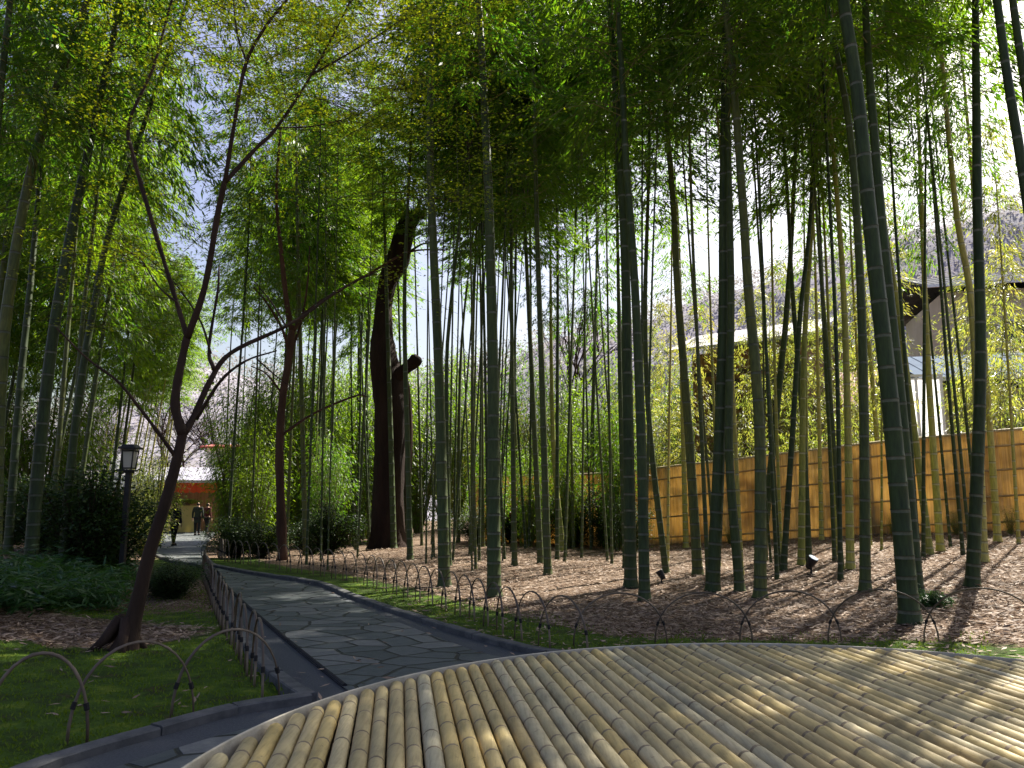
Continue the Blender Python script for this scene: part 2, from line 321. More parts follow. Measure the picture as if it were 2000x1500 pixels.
def mat_panel(name, c, trans):
    m, nt, N, L, B = newmat(name); B.inputs['Base Color'].default_value = (*c, 1); B.inputs['Roughness'].default_value = 0.6
    t = N.new('ShaderNodeBsdfTranslucent'); t.inputs[0].default_value = (*c, 1)
    mx = N.new('ShaderNodeMixShader'); mx.inputs[0].default_value = trans; L.new(B.outputs[0], mx.inputs[1]); L.new(t.outputs[0], mx.inputs[2])
    L.new(mx.outputs[0], N['Material Output'].inputs[0]); return m
M['paper'] = mat_panel('lantern_pane', (0.72, 0.70, 0.62), 0.5)
M['sheet'] = mat_panel('white_translucent_sheet', (0.90, 0.90, 0.92), 0.7)
def mat_cloth(name, c): return mat_noise(name, tuple(x * 0.7 for x in c), c, 8, 0.9)
M['skin'] = mat_cloth('skin', (0.55, 0.36, 0.26)); M['hair'] = mat_cloth('black_hair', (0.02, 0.016, 0.014))
M['navy'] = mat_cloth('navy_cloth', (0.022, 0.024, 0.05)); M['blackc'] = mat_cloth('black_cloth', (0.018, 0.018, 0.02))
M['olive'] = mat_cloth('dark_green_cloth', (0.025, 0.035, 0.028)); M['maroon'] = mat_cloth('maroon_cloth', (0.09, 0.018, 0.018))

# ---------------------------------------------------------------- path outlines (photo positions -> ground)
def GL(lst): return [G(u, v) for u, v in lst]
R_far = [(436, 1031), (405, 1058), (398, 1078), (405, 1097), (440, 1111)]
R_near = [(524, 1126), (620, 1142), (700, 1172), (820, 1212), (900, 1238), (980, 1260), (1048, 1277), (1160, 1290), (1400, 1296), (1800, 1302), (2250, 1345)]
L_far = [(345, 1031), (300, 1058), (290, 1080), (330, 1096)]
L_near = [(396, 1108), (418, 1150), (450, 1210), (500, 1286), (560, 1340), (603, 1370)]
L_front = [(560, 1377), (450, 1395), (300, 1436), (150, 1480), (40, 1520), (-250, 1650)]
rk = catmull([Vector((p.x, p.y, 0)) for p in GL(R_far + R_near)], 6)
lk = catmull([Vector((p.x, p.y, 0)) for p in GL(L_far + L_near)], 6)
fk = catmull([Vector((p.x, p.y, 0)) for p in GL([L_near[-1]] + L_front)], 6)
outer = rk + [Vector((16, 5.5, 0)), Vector((16, -6, 0)), Vector((-9, -6, 0)), Vector((-9, fk[-1].y, 0))] + list(reversed(fk))[:-1] + list(reversed(lk))
def in_poly(x, y, poly):
    c = False; n = len(poly); j = n - 1
    for i in range(n):
        yi, yj = poly[i].y, poly[j].y
        if (yi > y) != (yj > y) and x < (poly[j].x - poly[i].x) * (y - yi) / (yj - yi) + poly[i].x: c = not c
        j = i
    return c
def dist_line(x, y, ln):
    d = 1e9
    for i in range(len(ln) - 1):
        ax, ay = ln[i].x, ln[i].y; bx, by = ln[i + 1].x - ax, ln[i + 1].y - ay
        t = max(0, min(1, ((x - ax) * bx + (y - ay) * by) / (bx * bx + by * by + 1e-12)))
        d = min(d, math.hypot(x - ax - t * bx, y - ay - t * by))
    return d
def sheet(name, poly, dz, mat, step=0.35):
    xs = [p.x for p in poly]; ys = [p.y for p in poly]
    pts = [Vector((p.x, p.y)) for p in poly]; n = len(pts)
    x = min(xs)
    while x < max(xs):
        y = min(ys)
        while y < max(ys):
            if in_poly(x, y, poly): pts.append(Vector((x + random.uniform(-.01, .01), y)))
            y += step
        x += step
    r = delaunay_2d_cdt(pts, [], [list(range(n))], 1, 1e-4)
    mb = MB(); mb.v = [(p.x, p.y, terrain(p.x, p.y) + dz) for p in r[0]]; mb.f = [tuple(f) for f in r[2]]; mb.m = [0] * len(mb.f)
    o = mb.build(name, mat); tag(o, kind='structure')
    me = o.data
    if me.polygons[0].normal.z < 0: me.flip_normals()
    return o
def sweep(mb, line, wd, h0, h1, side=0.0):
    n = len(line); vs = []
    for i, p in enumerate(line):
        t = (line[min(i + 1, n - 1)] - line[max(i - 1, 0)]).normalized(); q = Vector((-t.y, t.x, 0))
        for s, h in ((-wd / 2, h0), (-wd / 2, h1 - .008), (-wd / 2 + .01, h1), (wd / 2 - .01, h1), (wd / 2, h1 - .008), (wd / 2, h0)):
            c = p + q * (s + side); vs.append((c.x, c.y, terrain(p.x, p.y) + h))
    fs = [(i * 6 + k, i * 6 + k + 1, (i + 1) * 6 + k + 1, (i + 1) * 6 + k) for i in range(n - 1) for k in range(5)]
    fs += [(0, 5, 4, 3, 2, 1), tuple((n - 1) * 6 + k for k in range(6))]
    mb.add(vs, fs)
# ground sheet
BP = G(95, 1225)
def patch(x, y): return S(1.35 - math.hypot((x - BP.x) / 1.7, (y - BP.y) / 1.0) + .25 * mnoise.noise((x, y, 9)))
def axis(lo, hi, f0, f1, fine):
    a = list(np.arange(f0, f1, fine)); x = f0; s = fine; L_ = []
    while x > lo: s *= 1.35; x -= s; L_.append(x)
    x = a[-1]; s = fine; H_ = []
    while x < hi: s *= 1.35; x += s; H_.append(x)
    return sorted(L_) + a + H_
gx = axis(-400, 400, -15, 15, 0.2); gy = axis(-60, 500, 2.6, 30, 0.2)
mb = MB(); att = []
for y in gy:
    for x in gx:
        z = terrain(x, y); near = (-15 < x < 15 and 2 < y < 34)
        inp = in_poly(x, y, outer) if (-20 < x < 17 and -7 < y < 40) else False
        a = 0.0
        if near and not inp:
            dr = dist_line(x, y, rk); dl = min(dist_line(x, y, lk), dist_line(x, y, fk))
            a = max(a, S((1.55 - dr) / 0.9) if y < 20 else 0)
            if dl < dr: a = max(a, S((2.7 - dl) / .9) * S((11 - y) / 3)) * (1 - patch(x, y))
            z += 0.02 * mnoise.noise((x * 1.7, y * 1.7, 0)) + 0.012 * mnoise.noise((x * 5, y * 5, 5))
        elif not inp: z -= 0.0
        if inp: z -= 0.08
        mb.v.append((x, y, z)); att.append(a)
nx = len(gx)
mb.f = [(j * nx + i, j * nx + i + 1, (j + 1) * nx + i + 1, (j + 1) * nx + i) for j in range(len(gy) - 1) for i in range(nx - 1)]; mb.m = [0] * len(mb.f)
go = mb.build('ground', M['ground'], smooth=True); tag(go, kind='structure')
ca = go.data.attributes.new('moss', 'FLOAT', 'POINT'); ca.data.foreach_set('value', att)
sheet('gravel_path', outer, 0.0, M['gravel'])
# flagstones lie on the gravel bed
FLl = [(330, 1040), (308, 1062), (302, 1079), (345, 1096), (415, 1112), (443, 1150), (500, 1204), (580, 1272), (668, 1344), (690, 1362), (600, 1398), (430, 1440), (250, 1495), (150, 1530), (-250, 1700)]
FLr = [(425, 1040), (400, 1060), (392, 1079), (402, 1099), (435, 1113), (520, 1130), (610, 1147), (690, 1182), (780, 1218), (880, 1256), (960, 1282), (1100, 1300), (1400, 1306), (1800, 1314), (2250, 1360)]
fl = catmull([Vector((p.x, p.y, 0)) for p in GL(FLl)], 4); fr = catmull([Vector((p.x, p.y, 0)) for p in GL(FLr)], 4)
sheet('stone_path', fr + [Vector((15.5, 5, 0)), Vector((15.5, -5.5, 0)), Vector((-8.5, -5.5, 0)), Vector((-8.5, fl[-1].y, 0))] + list(reversed(fl)), 0.012, M['flag'])
mb = MB()
rg = random.Random(4)
for ln in (rk, lk, fk):
    acc = [0]
    for i in range(1, len(ln)): acc.append(acc[-1] + (ln[i] - ln[i - 1]).length)
    def kat(q):
        for i in range(1, len(acc)):
            if acc[i] >= q: return ln[i - 1].lerp(ln[i], (q - acc[i - 1]) / (acc[i] - acc[i - 1] + 1e-9))
        return ln[-1]
    q = 0
    while q < acc[-1] - .1:
        e = min(acc[-1], q + rg.uniform(.45, .62)); hh = rg.uniform(.046, .058)
        sweep(mb, [kat(q + (e - q) * k / 4) for k in range(5)], rg.uniform(.112, .122), -0.1, hh, rg.uniform(-.004, .004)); q = e + .010
tag(mb.build('kerb', M['kerb']), kind='structure')
mb = MB(); sweep(mb, fl[12:33], 0.035, -0.02, 0.03, 0.02); tag(mb.build('path_edging', M['joint']), kind='structure')

# ---------------------------------------------------------------- foliage meshes (numpy)
def leaf_mesh(name, C, D, N_, ln, wd, mats, mb=None, star=False):
    C = np.array(C); D = np.array(D); N_ = np.array(N_)
    D /= np.linalg.norm(D, axis=1)[:, None] + 1e-9
    W = np.cross(D, N_); W /= np.linalg.norm(W, axis=1)[:, None] + 1e-9
    ln = np.array(ln)[:, None]; wd = np.array(wd)[:, None]; n = len(C)
    if star:
        k = 10; an = np.array([0, .42, .75, 1.15, 1.6]); rr = np.array([1, .38, .85, .33, .6])
        an = np.concatenate([an, -an[::-1]]); rr = np.concatenate([rr, rr[::-1]])
        V = np.zeros((n, k, 3))
        for i in range(k): V[:, i] = C + D * ln * rr[i] * math.cos(an[i]) + W * ln * rr[i] * math.sin(an[i])
    else:
        k = 4; V = np.zeros((n, k, 3))
        V[:, 0] = C; V[:, 1] = C + D * ln * 0.38 + W * wd; V[:, 2] = C + D * ln; V[:, 3] = C + D * ln * 0.38 - W * wd
    V = V.reshape(-1, 3)
    me = bpy.data.meshes.new(name)
    bv = mb.v if mb else []; bf = mb.f if mb else []
    nb = len(bv); tot = n * k + nb
    me.vertices.add(tot)
    co = np.concatenate([V, np.array(bv, dtype=float).reshape(-1, 3)]) if nb else V
    me.vertices.foreach_set('co', co.ravel())
    sizes = [k] * n + [len(f) for f in bf]
    idx = np.arange(n * k).tolist() + [i + n * k for f in bf for i in f]
    me.loops.add(len(idx)); me.loops.foreach_set('vertex_index', idx)
    st = np.concatenate([[0], np.cumsum(sizes)[:-1]]).astype(int)
    me.polygons.add(len(sizes)); me.polygons.foreach_set('loop_start', st.tolist()); me.polygons.foreach_set('loop_total', sizes)
    for m in mats: me.materials.append(m)
    me.polygons.foreach_set('material_index', [0] * n + [1] * len(bf))
    me.update(calc_edges=True); me.validate(); return me
def spray(rng, out, c, n, sp, droop, ln, wd, outward):
    for _ in range(n):
        p = (c[0] + rng.gauss(0, sp), c[1] + rng.gauss(0, sp), c[2] + rng.gauss(0, sp * 0.7))
        d = (outward[0] * .9 + rng.gauss(0, .45), outward[1] * .9 + rng.gauss(0, .45), -droop + rng.gauss(0, .3))
        out[0].append(p); out[1].append(d); out[2].append((rng.gauss(0, .6), rng.gauss(0, .6), 1.0)); s = rng.uniform(.7, 1.25)
        out[3].append(ln * s); out[4].append(wd * s)
def bamboo_foliage(seed, mat, nleaf=8, H=8.0):
    rng = random.Random(seed); out = ([], [], [], [], []); mb = MB(); NB = 48
    for b in range(NB):
        t = (b + rng.random() * .6) / NB; h = H * t ** 1.02
        Lm = 2.05 * (0.42 + 0.58 * math.sin(math.pi * min(1, 0.2 + 0.75 * t))) * (1 if t < .85 else 1 - (t - .85) * 4)
        az = rng.uniform(0, 6.28)
        for s in (0, 1):
            a = az + s * rng.uniform(1.6, 3.6); L0 = Lm * rng.uniform(.6, 1.15)
            if rng.random() < 0.12: continue
            dx, dy = math.cos(a), math.sin(a); up = rng.uniform(.35, .75)
            f = lambda q: (dx * L0 * q * .85, dy * L0 * q * .85, h + L0 * (up * q - .8 * q * q))
            mb.tube([f(0), f(.35), f(.7), f(1.0)], [.010, .007, .005, .003], 3, 1, False)
            for k in range(6):
                q = 0.22 + 0.8 * (k + rng.random()) / 6; c = f(q)
                spray(rng, out, c, nleaf, .095, .85, .185, .0185, (dx, dy))
    return leaf_mesh('bamboo_foliage', *out, [mat, M['twig']], mb)
def bush_mesh(seed, mat, rx, H, nb, nper, ln, wd, bark, droop=.2, z0=.1, sp=.14, top=1.0):
    rng = random.Random(seed); out = ([], [], [], [], []); mb = MB()
    for b in range(nb):
        a = rng.uniform(0, 6.28); e = rng.random() ** .6; hh = H * rng.uniform(.45, 1.0) * (1 - .35 * e * e * top)
        ex, ey = math.cos(a) * rx * e, math.sin(a) * rx * e
        pts = [(0.1 * ex, .1 * ey, 0), (ex * .45, ey * .45, hh * .5), (ex * .85, ey * .85, hh * .85), (ex * 1.05, ey * 1.05, hh)]
        mb.tube(pts, [.02, .014, .008, .004], 4, 1, False)
        for k in range(9):
            q = z0 + (1 - z0) * (k + rng.random()) / 9; q2 = min(q, .999) * 3; i = int(q2); f = q2 - i
            c = [pts[i][j] * (1 - f) + pts[i + 1][j] * f for j in range(3)]
            spray(rng, out, (c[0] + rng.gauss(0, .1), c[1] + rng.gauss(0, .1), c[2]), nper, sp, droop, ln, wd, (math.cos(a), math.sin(a)))
    return leaf_mesh('foliage', *out, [mat, bark], mb)
FOL = [bamboo_foliage(s, M['leaf_bamboo'], 14) for s in range(5)]
FOLT = [bamboo_foliage(90 + s, M['leaf_bamboo'], 8) for s in range(4)]
FOLY = [bamboo_foliage(20 + s, M['leaf_young'], 7) for s in range(3)]

# ---------------------------------------------------------------- bamboo culms
def culm_mesh(base, pts, r0, Ht, rng, matk):
    """pts: world points up the culm (base first); returns mesh in base-local coords and the curve"""
    pl = [Vector(p) for p in pts]
    d = (pl[-1] - pl[-2]).normalized(); h = pl[-1].z - base.z
    bend = Vector((rng.uniform(-.3, .3), rng.uniform(-.3, .3), 0))
    if h < Ht:
        rem = Ht - h
        d2 = Vector((d.x, d.y, abs(d.z)))
        pl.append(pl[-1] + d2 * rem * .5 + bend * rem * .06)
        pl.append(pl[-1] + d2 * rem * .5 + bend * rem * .22)
    cur = catmull(pl, 8)
    L = [0.0]
    for i in range(1, len(cur)): L.append(L[-1] + (cur[i] - cur[i - 1]).length)
    def at(s):
        s = max(0, min(L[-1], s))
        for i in range(1, len(L)):
            if L[i] >= s:
                f = (s - L[i - 1]) / max(1e-9, L[i] - L[i - 1]); return cur[i - 1].lerp(cur[i], f)
        return cur[-1]
    tot = L[-1]; s = 0.0; P_, Rr, ml = [], [], []
    k = 0
    while s < tot:
        gap = min(.14 + .02 * k, .42) * rng.uniform(.9, 1.1) * (1 if r0 > .05 else .85); k += 1
        rr = lambda q: r0 * (1.0 - .84 * (q / tot) ** 1.25) * (1 + .10 * math.exp(-q * 3) + .30 * math.exp(-q * 16))
        for q, m, bi in ((s, 1.0, 2), (s + .008, 1.05, 0), (s + .020, .975, 0), (s + gap - .028, .985, 1)):
            P_.append(at(q) - base); Rr.append(max(.004, rr(min(q, tot)) * m)); ml.append(bi)
        s += gap
    mb = MB(); mb.tube(P_, Rr, 10 if r0 > .04 else 7, 0, True, mlist=ml)
    me = bpy.data.meshes.new('culm'); me.from_pydata(mb.v, [], mb.f)
    for m in (M[matk],) + ((M['culm_ring_old_sunlit'], M['culm_scar_old_sunlit']) if matk == 'culm_old_sunlit' else (M['culm_ring'], M['culm_scar'])): me.materials.append(m)
    me.polygons.foreach_set('material_index', mb.m); me.polygons.foreach_set('use_smooth', [True] * len(mb.f)); me.update()
    return me, at, tot
NBAM = [0]
def bamboo(base, pts, r0, Ht, h0, label, group, matk='culm', fol=None, fs=1.0, dens=True, pool=None):
    rng = random.Random(1000 + NBAM[0]); NBAM[0] += 1
    me, at, tot = culm_mesh(base, pts, r0, Ht, rng, matk)
    root = empty('bamboo', base); tag(root, label, 'bamboo', group)
    c = bpy.data.objects.new('culm', me); COL.objects.link(c); c.parent = root
    a, b = at(h0) - base, at(tot) - base; d = (b - a)
    pool = pool or FOL
    f = bpy.data.objects.new('foliage', pool[rng.randrange(len(pool))]); COL.objects.link(f); f.parent = root
    q = d.to_track_quat('Z', 'Y'); f.location = a
    f.rotation_mode = 'QUATERNION'; f.rotation_quaternion = q @ Matrix.Rotation(rng.uniform(0, 6.28), 3, 'Z').to_quaternion()
    f.scale = (fs, fs, d.length / 8.0)
    return root
# measured culms: list of (u, v) from the base up, width in photo px, first-branch height, tall, label
BG = 'bamboo culms of the grove right of the path'; LG = 'bamboo culms on the left bank'
CUL = [
 ([(1778,1218),(1740,800),(1703,467),(1673,167),(1647,0)], 40, 7.2, 14, 'culm', 'thickest bamboo of the grove, leaning left, nearest the bench on the right', BG),
 ([(1792,1172),(1760,800),(1725,467),(1700,167),(1690,0)], 26, 7.0, 13, 'culm', 'dark bamboo pressed against the right side of the thickest leaning culm', BG),
 ([(1899,1147),(1915,720),(1909,400),(1905,0)], 25, 6.4, 13, 'culm', 'dark thick bamboo nearest the right edge with a flared foot and gentle bow', BG),
 ([(1921,1098),(1899,613),(1866,400),(1830,0)], 17, 6.0, 12, 'culm_old_sunlit', 'yellowish bamboo crossing behind the bowed dark culm at the right edge', BG),
 ([(1837,1077),(1813,720),(1800,400),(1785,0)], 14, 5.2, 11.5, 'culm_old_sunlit', 'slim straight yellow bamboo between the thickest culm and the right-edge pair', BG),
 ([(1949,1058),(1925,720),(1895,300),(1868,0)], 13, 6.2, 12, 'culm_old_sunlit', 'slim yellow bamboo before the reed fence, rightmost of the sunlit culms', BG),
 ([(1816,1083),(1786,843),(1755,613),(1722,400),(1690,150)], 14, 6.4, 12, 'culm_old_sunlit', 'slim yellow bamboo leaning left just right of the thickest culm', BG),
 ([(1690,1155),(1686,720),(1675,450),(1657,233),(1613,0)], 21, 7.2, 13.5, 'culm', 'dark straight bamboo with swollen foot, next left of the thickest culm', BG),
 ([(1642,1133),(1635,720),(1621,400),(1600,0)], 10, 6.8, 12, 'culm', 'thin black-looking bamboo between two stouter culms right of the spotlight', BG),
 ([(1661,1112),(1653,720),(1640,450),(1605,50)], 16, 6.6, 12, 'culm_old_sunlit', 'yellow-green bamboo touching the thin dark culm right of the spotlight', BG),
 ([(1580,1098),(1568,827),(1547,560),(1539,400),(1512,0)], 13, 6.5, 12, 'culm', 'bamboo leaning left with its foot right beside the garden spotlight', BG),
 ([(1565,1104),(1570,700),(1585,450),(1600,150)], 14, 6.9, 12, 'culm_old_sunlit', 'yellow bamboo second to the left of the garden spotlight, leaning right', BG),
 ([(1530,1115),(1549,827),(1563,613),(1584,400),(1596,0)], 13, 6.2, 12, 'culm', 'slim bamboo leaning right, third to the left of the spotlight', BG),
 ([(1487,1100),(1520,773),(1536,613),(1549,400),(1565,0)], 16, 6.9, 12.5, 'culm', 'bamboo that leans strongly right out from behind a thick upright culm', BG),
 ([(1485,1168),(1483,827),(1461,560),(1451,400),(1430,130),(1415,0)], 25, 7.0, 14, 'culm', 'thick grey-green bamboo bending left, with a slanting culm behind it', BG),
 ([(1445,1155),(1424,880),(1428,600),(1425,400),(1416,0)], 19, 6.8, 13, 'culm', 'pale-footed bamboo curving in against the thick dark straight culm', BG),
 ([(1392,1155),(1405,880),(1413,613),(1413,400),(1418,0)], 27, 7.2, 14, 'culm', 'thick dark straight bamboo in the middle of the right half', BG),
 ([(1363,1123),(1344,827),(1323,560),(1315,400),(1290,100)], 20, 6.6, 13, 'culm', 'dark bamboo leaning left just left of the thick dark straight culm', BG),
 ([(1301,1120),(1270,850),(1260,613),(1268,300),(1270,0)], 13, 6.5, 12, 'culm', 'slim bamboo whose foot kicks right beside the small dark stake light', BG),
 ([(1232,1147),(1227,827),(1221,507),(1210,300),(1190,0)], 27, 7.3, 14, 'culm', 'thick pale grey-green bamboo, left one of the touching pair in mid grove', BG),
 ([(1259,1173),(1253,880),(1240,560),(1222,300),(1212,100)], 22, 7.0, 13.5, 'culm', 'pale bamboo, right one of the touching pair in mid grove', BG),
 ([(1222,1110),(1212,800),(1206,450),(1200,100)], 11, 6.6, 12, 'culm', 'slim dark bamboo hidden behind the left of the touching pair', BG),
 ([(1070,1122),(1059,753),(1048,413),(1040,0)], 15, 6.8, 13, 'culm', 'dark slim bamboo, right one of a close pair standing right of centre', BG),
 ([(1056,1100),(1037,697),(1022,357),(1012,0)], 12, 6.8, 12.5, 'culm', 'dark slim bamboo, left one of a close pair standing right of centre', BG),
 ([(1005,1105),(1000,697),(998,357),(998,0)], 11, 6.6, 12.5, 'culm', 'thin straight dark bamboo just right of the stout blue-green centre culm', BG),
 ([(965,1165),(963,753),(957,470),(951,300),(935,0)], 27, 7.4, 14, 'culm', 'stout blue-green bamboo nearest the path in the centre', BG),
 ([(868,1145),(858,753),(846,470),(840,300),(842,0)], 23, 7.4, 14, 'culm', 'stout pale-green bamboo between the broken tree and the centre culm', BG),
 ([(877,1105),(872,753),(880,600),(912,300),(930,100)], 10, 6.8, 12.5, 'culm', 'thin bamboo behind the stout pale-green culm, slanting right at the top', BG),
 ([(801,1094),(796,867),(790,583),(801,300),(815,0)], 12, 6.6, 12.5, 'culm', 'thin dark bamboo just right of the broken tree', BG),
 ([(769,1071),(762,810),(750,413),(742,200)], 12, 7.2, 13, 'culm', 'thin pale bamboo standing in front of the broken tree', BG),
 ([(722,1065),(716,810),(719,544),(724,250)], 9, 6.0, 12, 'culm', 'thin bamboo touching the left side of the broken tree', BG),
 ([(700,1063),(702,544),(705,250)], 12, 5.6, 12, 'culm', 'dark bamboo second to the left of the broken tree', BG),
 ([(926,1077),(923,697),(934,357),(940,150)], 9, 6.2, 12, 'culm', 'thin dark bamboo close behind the left of the centre culm', BG),
 ([(943,1068),(940,640),(932,300)], 8, 6.2, 12, 'culm', 'thinnest bamboo just left of the stout centre culm', BG),
 ([(895,1060),(900,697),(925,450),(945,250)], 8, 6.2, 12, 'culm', 'thin bamboo slanting right between the pale-green and the centre culms', BG),
 ([(1099,1077),(1080,850),(1075,500)], 11, 6.0, 11, 'culm_old_sunlit', 'bamboo leaning left before the shrubs at the fence end', BG),
 ([(1152,1062),(1158,810),(1167,470),(1173,200)], 10, 6.0, 12, 'culm', 'lone slim bamboo before the evergreen shrub left of the touching pair', BG),
 ([(1340,1070),(1333,800),(1327,500)], 11, 6.4, 11.5, 'culm_old_sunlit', 'yellow bamboo near the fence seen left of the thick dark straight culm', BG),
 ([(1605,1055),(1598,750),(1590,450)], 9, 6.2, 11, 'culm_old_sunlit', 'pale slim bamboo near the fence above the spotlight', BG),
 ([(1727,1035),(1700,700),(1672,400)], 11, 6.2, 11, 'culm_old_sunlit', 'yellow bamboo half hidden behind the thickest leaning culm', BG),
 ([(1990,1062),(1968,700),(1950,420)], 7, 2.2, 8, 'culm_old_sunlit', 'thin young bamboo with leaves low down at the right edge', BG),
 ([(1722,1075),(1722,900),(1720,640)], 5, 2.4, 7, 'culm_old_sunlit', 'spindly bamboo before the fence just left of the thickest culm', BG),
 ([(597,1088),(590,800),(580,400),(577,0)], 11, 6.4, 13, 'culm', 'slim bamboo with a sunlit edge right of the red-barked tree', BG),
 ([(2095,1190),(2050,700),(2000,350),(1955,60)], 26, 7.4, 13, 'culm', 'dark bamboo entering at the top right corner, left one of the two', BG),
 ([(2110,1180),(2070,700),(2010,220),(1978,0)], 24, 7.6, 13, 'culm', 'dark bamboo entering at the top right corner, right one of the two', BG),
 # left bank
 ([(-12,1110),(-2,800),(16,587),(64,320),(133,107),(180,-20)], 34, 6.6, 13.5, 'culm', 'thickest bamboo of the left bank, at the left edge, leaning right', LG),
 ([(-30,1060),(-12,700),(11,480),(32,187),(50,20)], 20, 6.4, 13, 'culm', 'bamboo with a bright sunlit edge cut by the left edge of the picture', LG),
 ([(15,1080),(26,930),(40,747),(62,530),(80,320),(96,107)], 16, 6.2, 12.5, 'culm', 'slim bamboo with a sunlit right side, second from the left edge', LG),
 ([(59,1113),(73,930),(92,747),(112,600),(139,453),(181,256),(220,80)], 27, 6.8, 13.5, 'culm', 'stout blue-green bamboo third from the left edge', LG),
 ([(121,1113),(136,930),(158,747),(183,600),(213,453),(256,320),(320,130)], 17, 6.6, 13, 'culm', 'bamboo with a bright stripe leaning right, before the dark evergreen shrub', LG),
 ([(150,1108),(143,930),(160,640),(190,380)], 11, 6.0, 12, 'culm', 'slim bamboo close behind the striped culm by the dark shrub', LG),
 ([(98,1085),(112,900),(128,700),(150,430)], 11, 5.8, 12, 'culm', 'slim dark bamboo between the blue-green and the striped culms', LG),
 ([(160,1060),(161,930),(183,747),(211,600),(260,380)], 7, 5.4, 11, 'culm', 'very thin dark bamboo rising over the dark shrub left of the lantern', LG),
 ([(-60,1120),(-45,800),(-10,300),(20,0)], 22, 6.0, 13, 'culm', 'bamboo mostly outside the left edge of the picture', LG),
]
rb = random.Random(5)
for pts, wpx, h0, Ht, mk, lab, grp in CUL:
    if 690 < pts[0][0] < 960: h0 += 1.9; Ht += .8
    b = G(*pts[0]); w3 = [b]; sl = rb.uniform(-.02, .02)
    for (u, v) in pts[1:]:
        q = P(u, v, b.y); q = P(u, v, b.y + sl * (q.z - b.z)); w3.append(q)
    depth = b.y * CP + (b.z - CAMH) * SP
    r0 = min(0.098, wpx / FPX * depth / 2)
    bamboo(b, w3, r0, Ht, h0, lab, grp, mk, fs=rb.uniform(.85, 1.1) * (0.6 if Ht < 9 else (.65 if mk == 'culm_old_sunlit' else .95)), pool=(FOLY if Ht < 9 else (FOLT if pts[0][0] > 1180 and rb.random() < .75 else None)))

# fence line in plan
FA = Vector((15.2, 12.2, 0)); FB = Vector((-1.2, 26.0, 0))
def before_fence(x, y):
    d = FB - FA; return (x - FA.x) * d.y - (y - FA.y) * d.x < -0.6 * d.length
def filler(n, ulo, uhi, ylo, yhi, rlo, rhi, hlo, hhi, b0, b1, label, group, mk='culm', pool=None, lean=(0, 0.03), seed=0, mind=.45, fs=(.85, 1.15)):
    rg = random.Random(seed + 77); got = []; tries = 0
    while len(got) < n and tries < n * 60:
        tries += 1
        y = rg.uniform(ylo, yhi); u = rg.uniform(ulo, uhi); x = (u - 1000) / FPX * y * 1.0
        if x > -2 and not before_fence(x, y): continue
        if in_poly(x, y, outer): continue
        if 705 < u < 835 and y < 21.5: continue
        if any((x - a) ** 2 + (y - c) ** 2 < mind ** 2 for a, c in got): continue
        got.append((x, y)); b = Vector((x, y, terrain(x, y) - .02)); H = rg.uniform(hlo, hhi)
        lx = rg.gauss(lean[0], lean[1]); ly = rg.gauss(0, .02); c1 = rg.gauss(0, .010)
        pts = [b + Vector((lx * h + c1 * h * h * .1, ly * h, h)) for h in (0, H * .25, H * .5)]
        bamboo(b, pts, rg.uniform(rlo, rhi), H, rg.uniform(b0, b1), label, group, mk, pool=pool, fs=rg.uniform(*fs))
GF = 'bamboos filling the back of the grove'
filler(34, 445, 740, 23, 36, .035, .06, 13.5, 16.5, 8.2, 10.2, 'slim dark bamboo in the thicket behind and left of the broken tree', GF, seed=1)
filler(30, 780, 1230, 16, 24, .028, .048, 13, 15.5, 9.0, 10.5, 'slim bamboo in the back row between the broken tree and the touching pair', GF, seed=2)
filler(8, 1290, 1900, 13, 18, .03, .045, 11.5, 12.5, 8.2, 9.4, 'slim bamboo in the sunlit row along the reed fence', GF, 'culm_old_sunlit', seed=3, fs=(.6, .8))
filler(20, -150, 235, 17, 27, .04, .06, 12, 14.5, 4.2, 5.8, 'dark bamboo in the thicket far back on the left bank', 'bamboos far back on the left bank', seed=4, lean=(.05, .03))
filler(14, 180, 318, 34, 44, .035, .055, 12, 14, 6.0, 7.5, 'far pale bamboo seen over the lantern, leaning right', 'pale bamboos beyond the lantern', 'culm_old_sunlit', seed=5, lean=(.10, .02))
filler(20, 1120, 1960, 11.5, 16.5, .022, .038, 11, 13, 8.0, 9.4, 'thin dark bamboo among the stouter culms of the right half', GF, seed=6, pool=FOLT, fs=(.5, .75), mind=.35)
filler(16, 600, 1000, 14.5, 20, .016, .03, 12, 14, 9.2, 10.5, 'thin bamboo scattered round the broken tree and the centre culm', GF, seed=7, fs=(.5, .75), mind=.4)
for k, (u, y, H, lab) in enumerate([(1300, 23.6, 7.4, 'leafy young bamboo over the fence, left of the timber house wall'), (1335, 22.6, 7.0, 'leafy young bamboo over the fence at the left corner of the timber house'),
 (1440, 21.8, 7.2, 'leafy young bamboo before the middle of the timber house'),
        (1500, 21.0, 7.6, 'leafy young bamboo before the right window of the timber house'), (1545, 20.6, 6.8, 'leafy young bamboo before the right corner of the timber house'),
        (1610, 20.0, 6.6, 'leafy young bamboo over the fence right of the timber house'), (1680, 19.6, 6.2, 'leafy young bamboo over the fence left of the white sheet'),
        (1880, 18.6, 6.4, 'tall feathery bamboo before the corner of the blue-roofed house'), (1945, 18.0, 6.8, 'tall feathery bamboo before the blue-grey roof'),
        (1260, 24.6, 7.0, 'leafy young bamboo over the fence right of the touching pair')]):
    x = (u - 1000) / FPX * y; b = Vector((x, y, terrain(x, y)))
    bamboo(b, [b, b + Vector((.1, 0, H * .3)), b + Vector((.15 + .1 * (k % 3), 0, H * .6))], .02, H, 1.6, lab, 'leafy young bamboos beyond the reed fence', 'culm_old_sunlit', pool=FOLY, fs=.62)

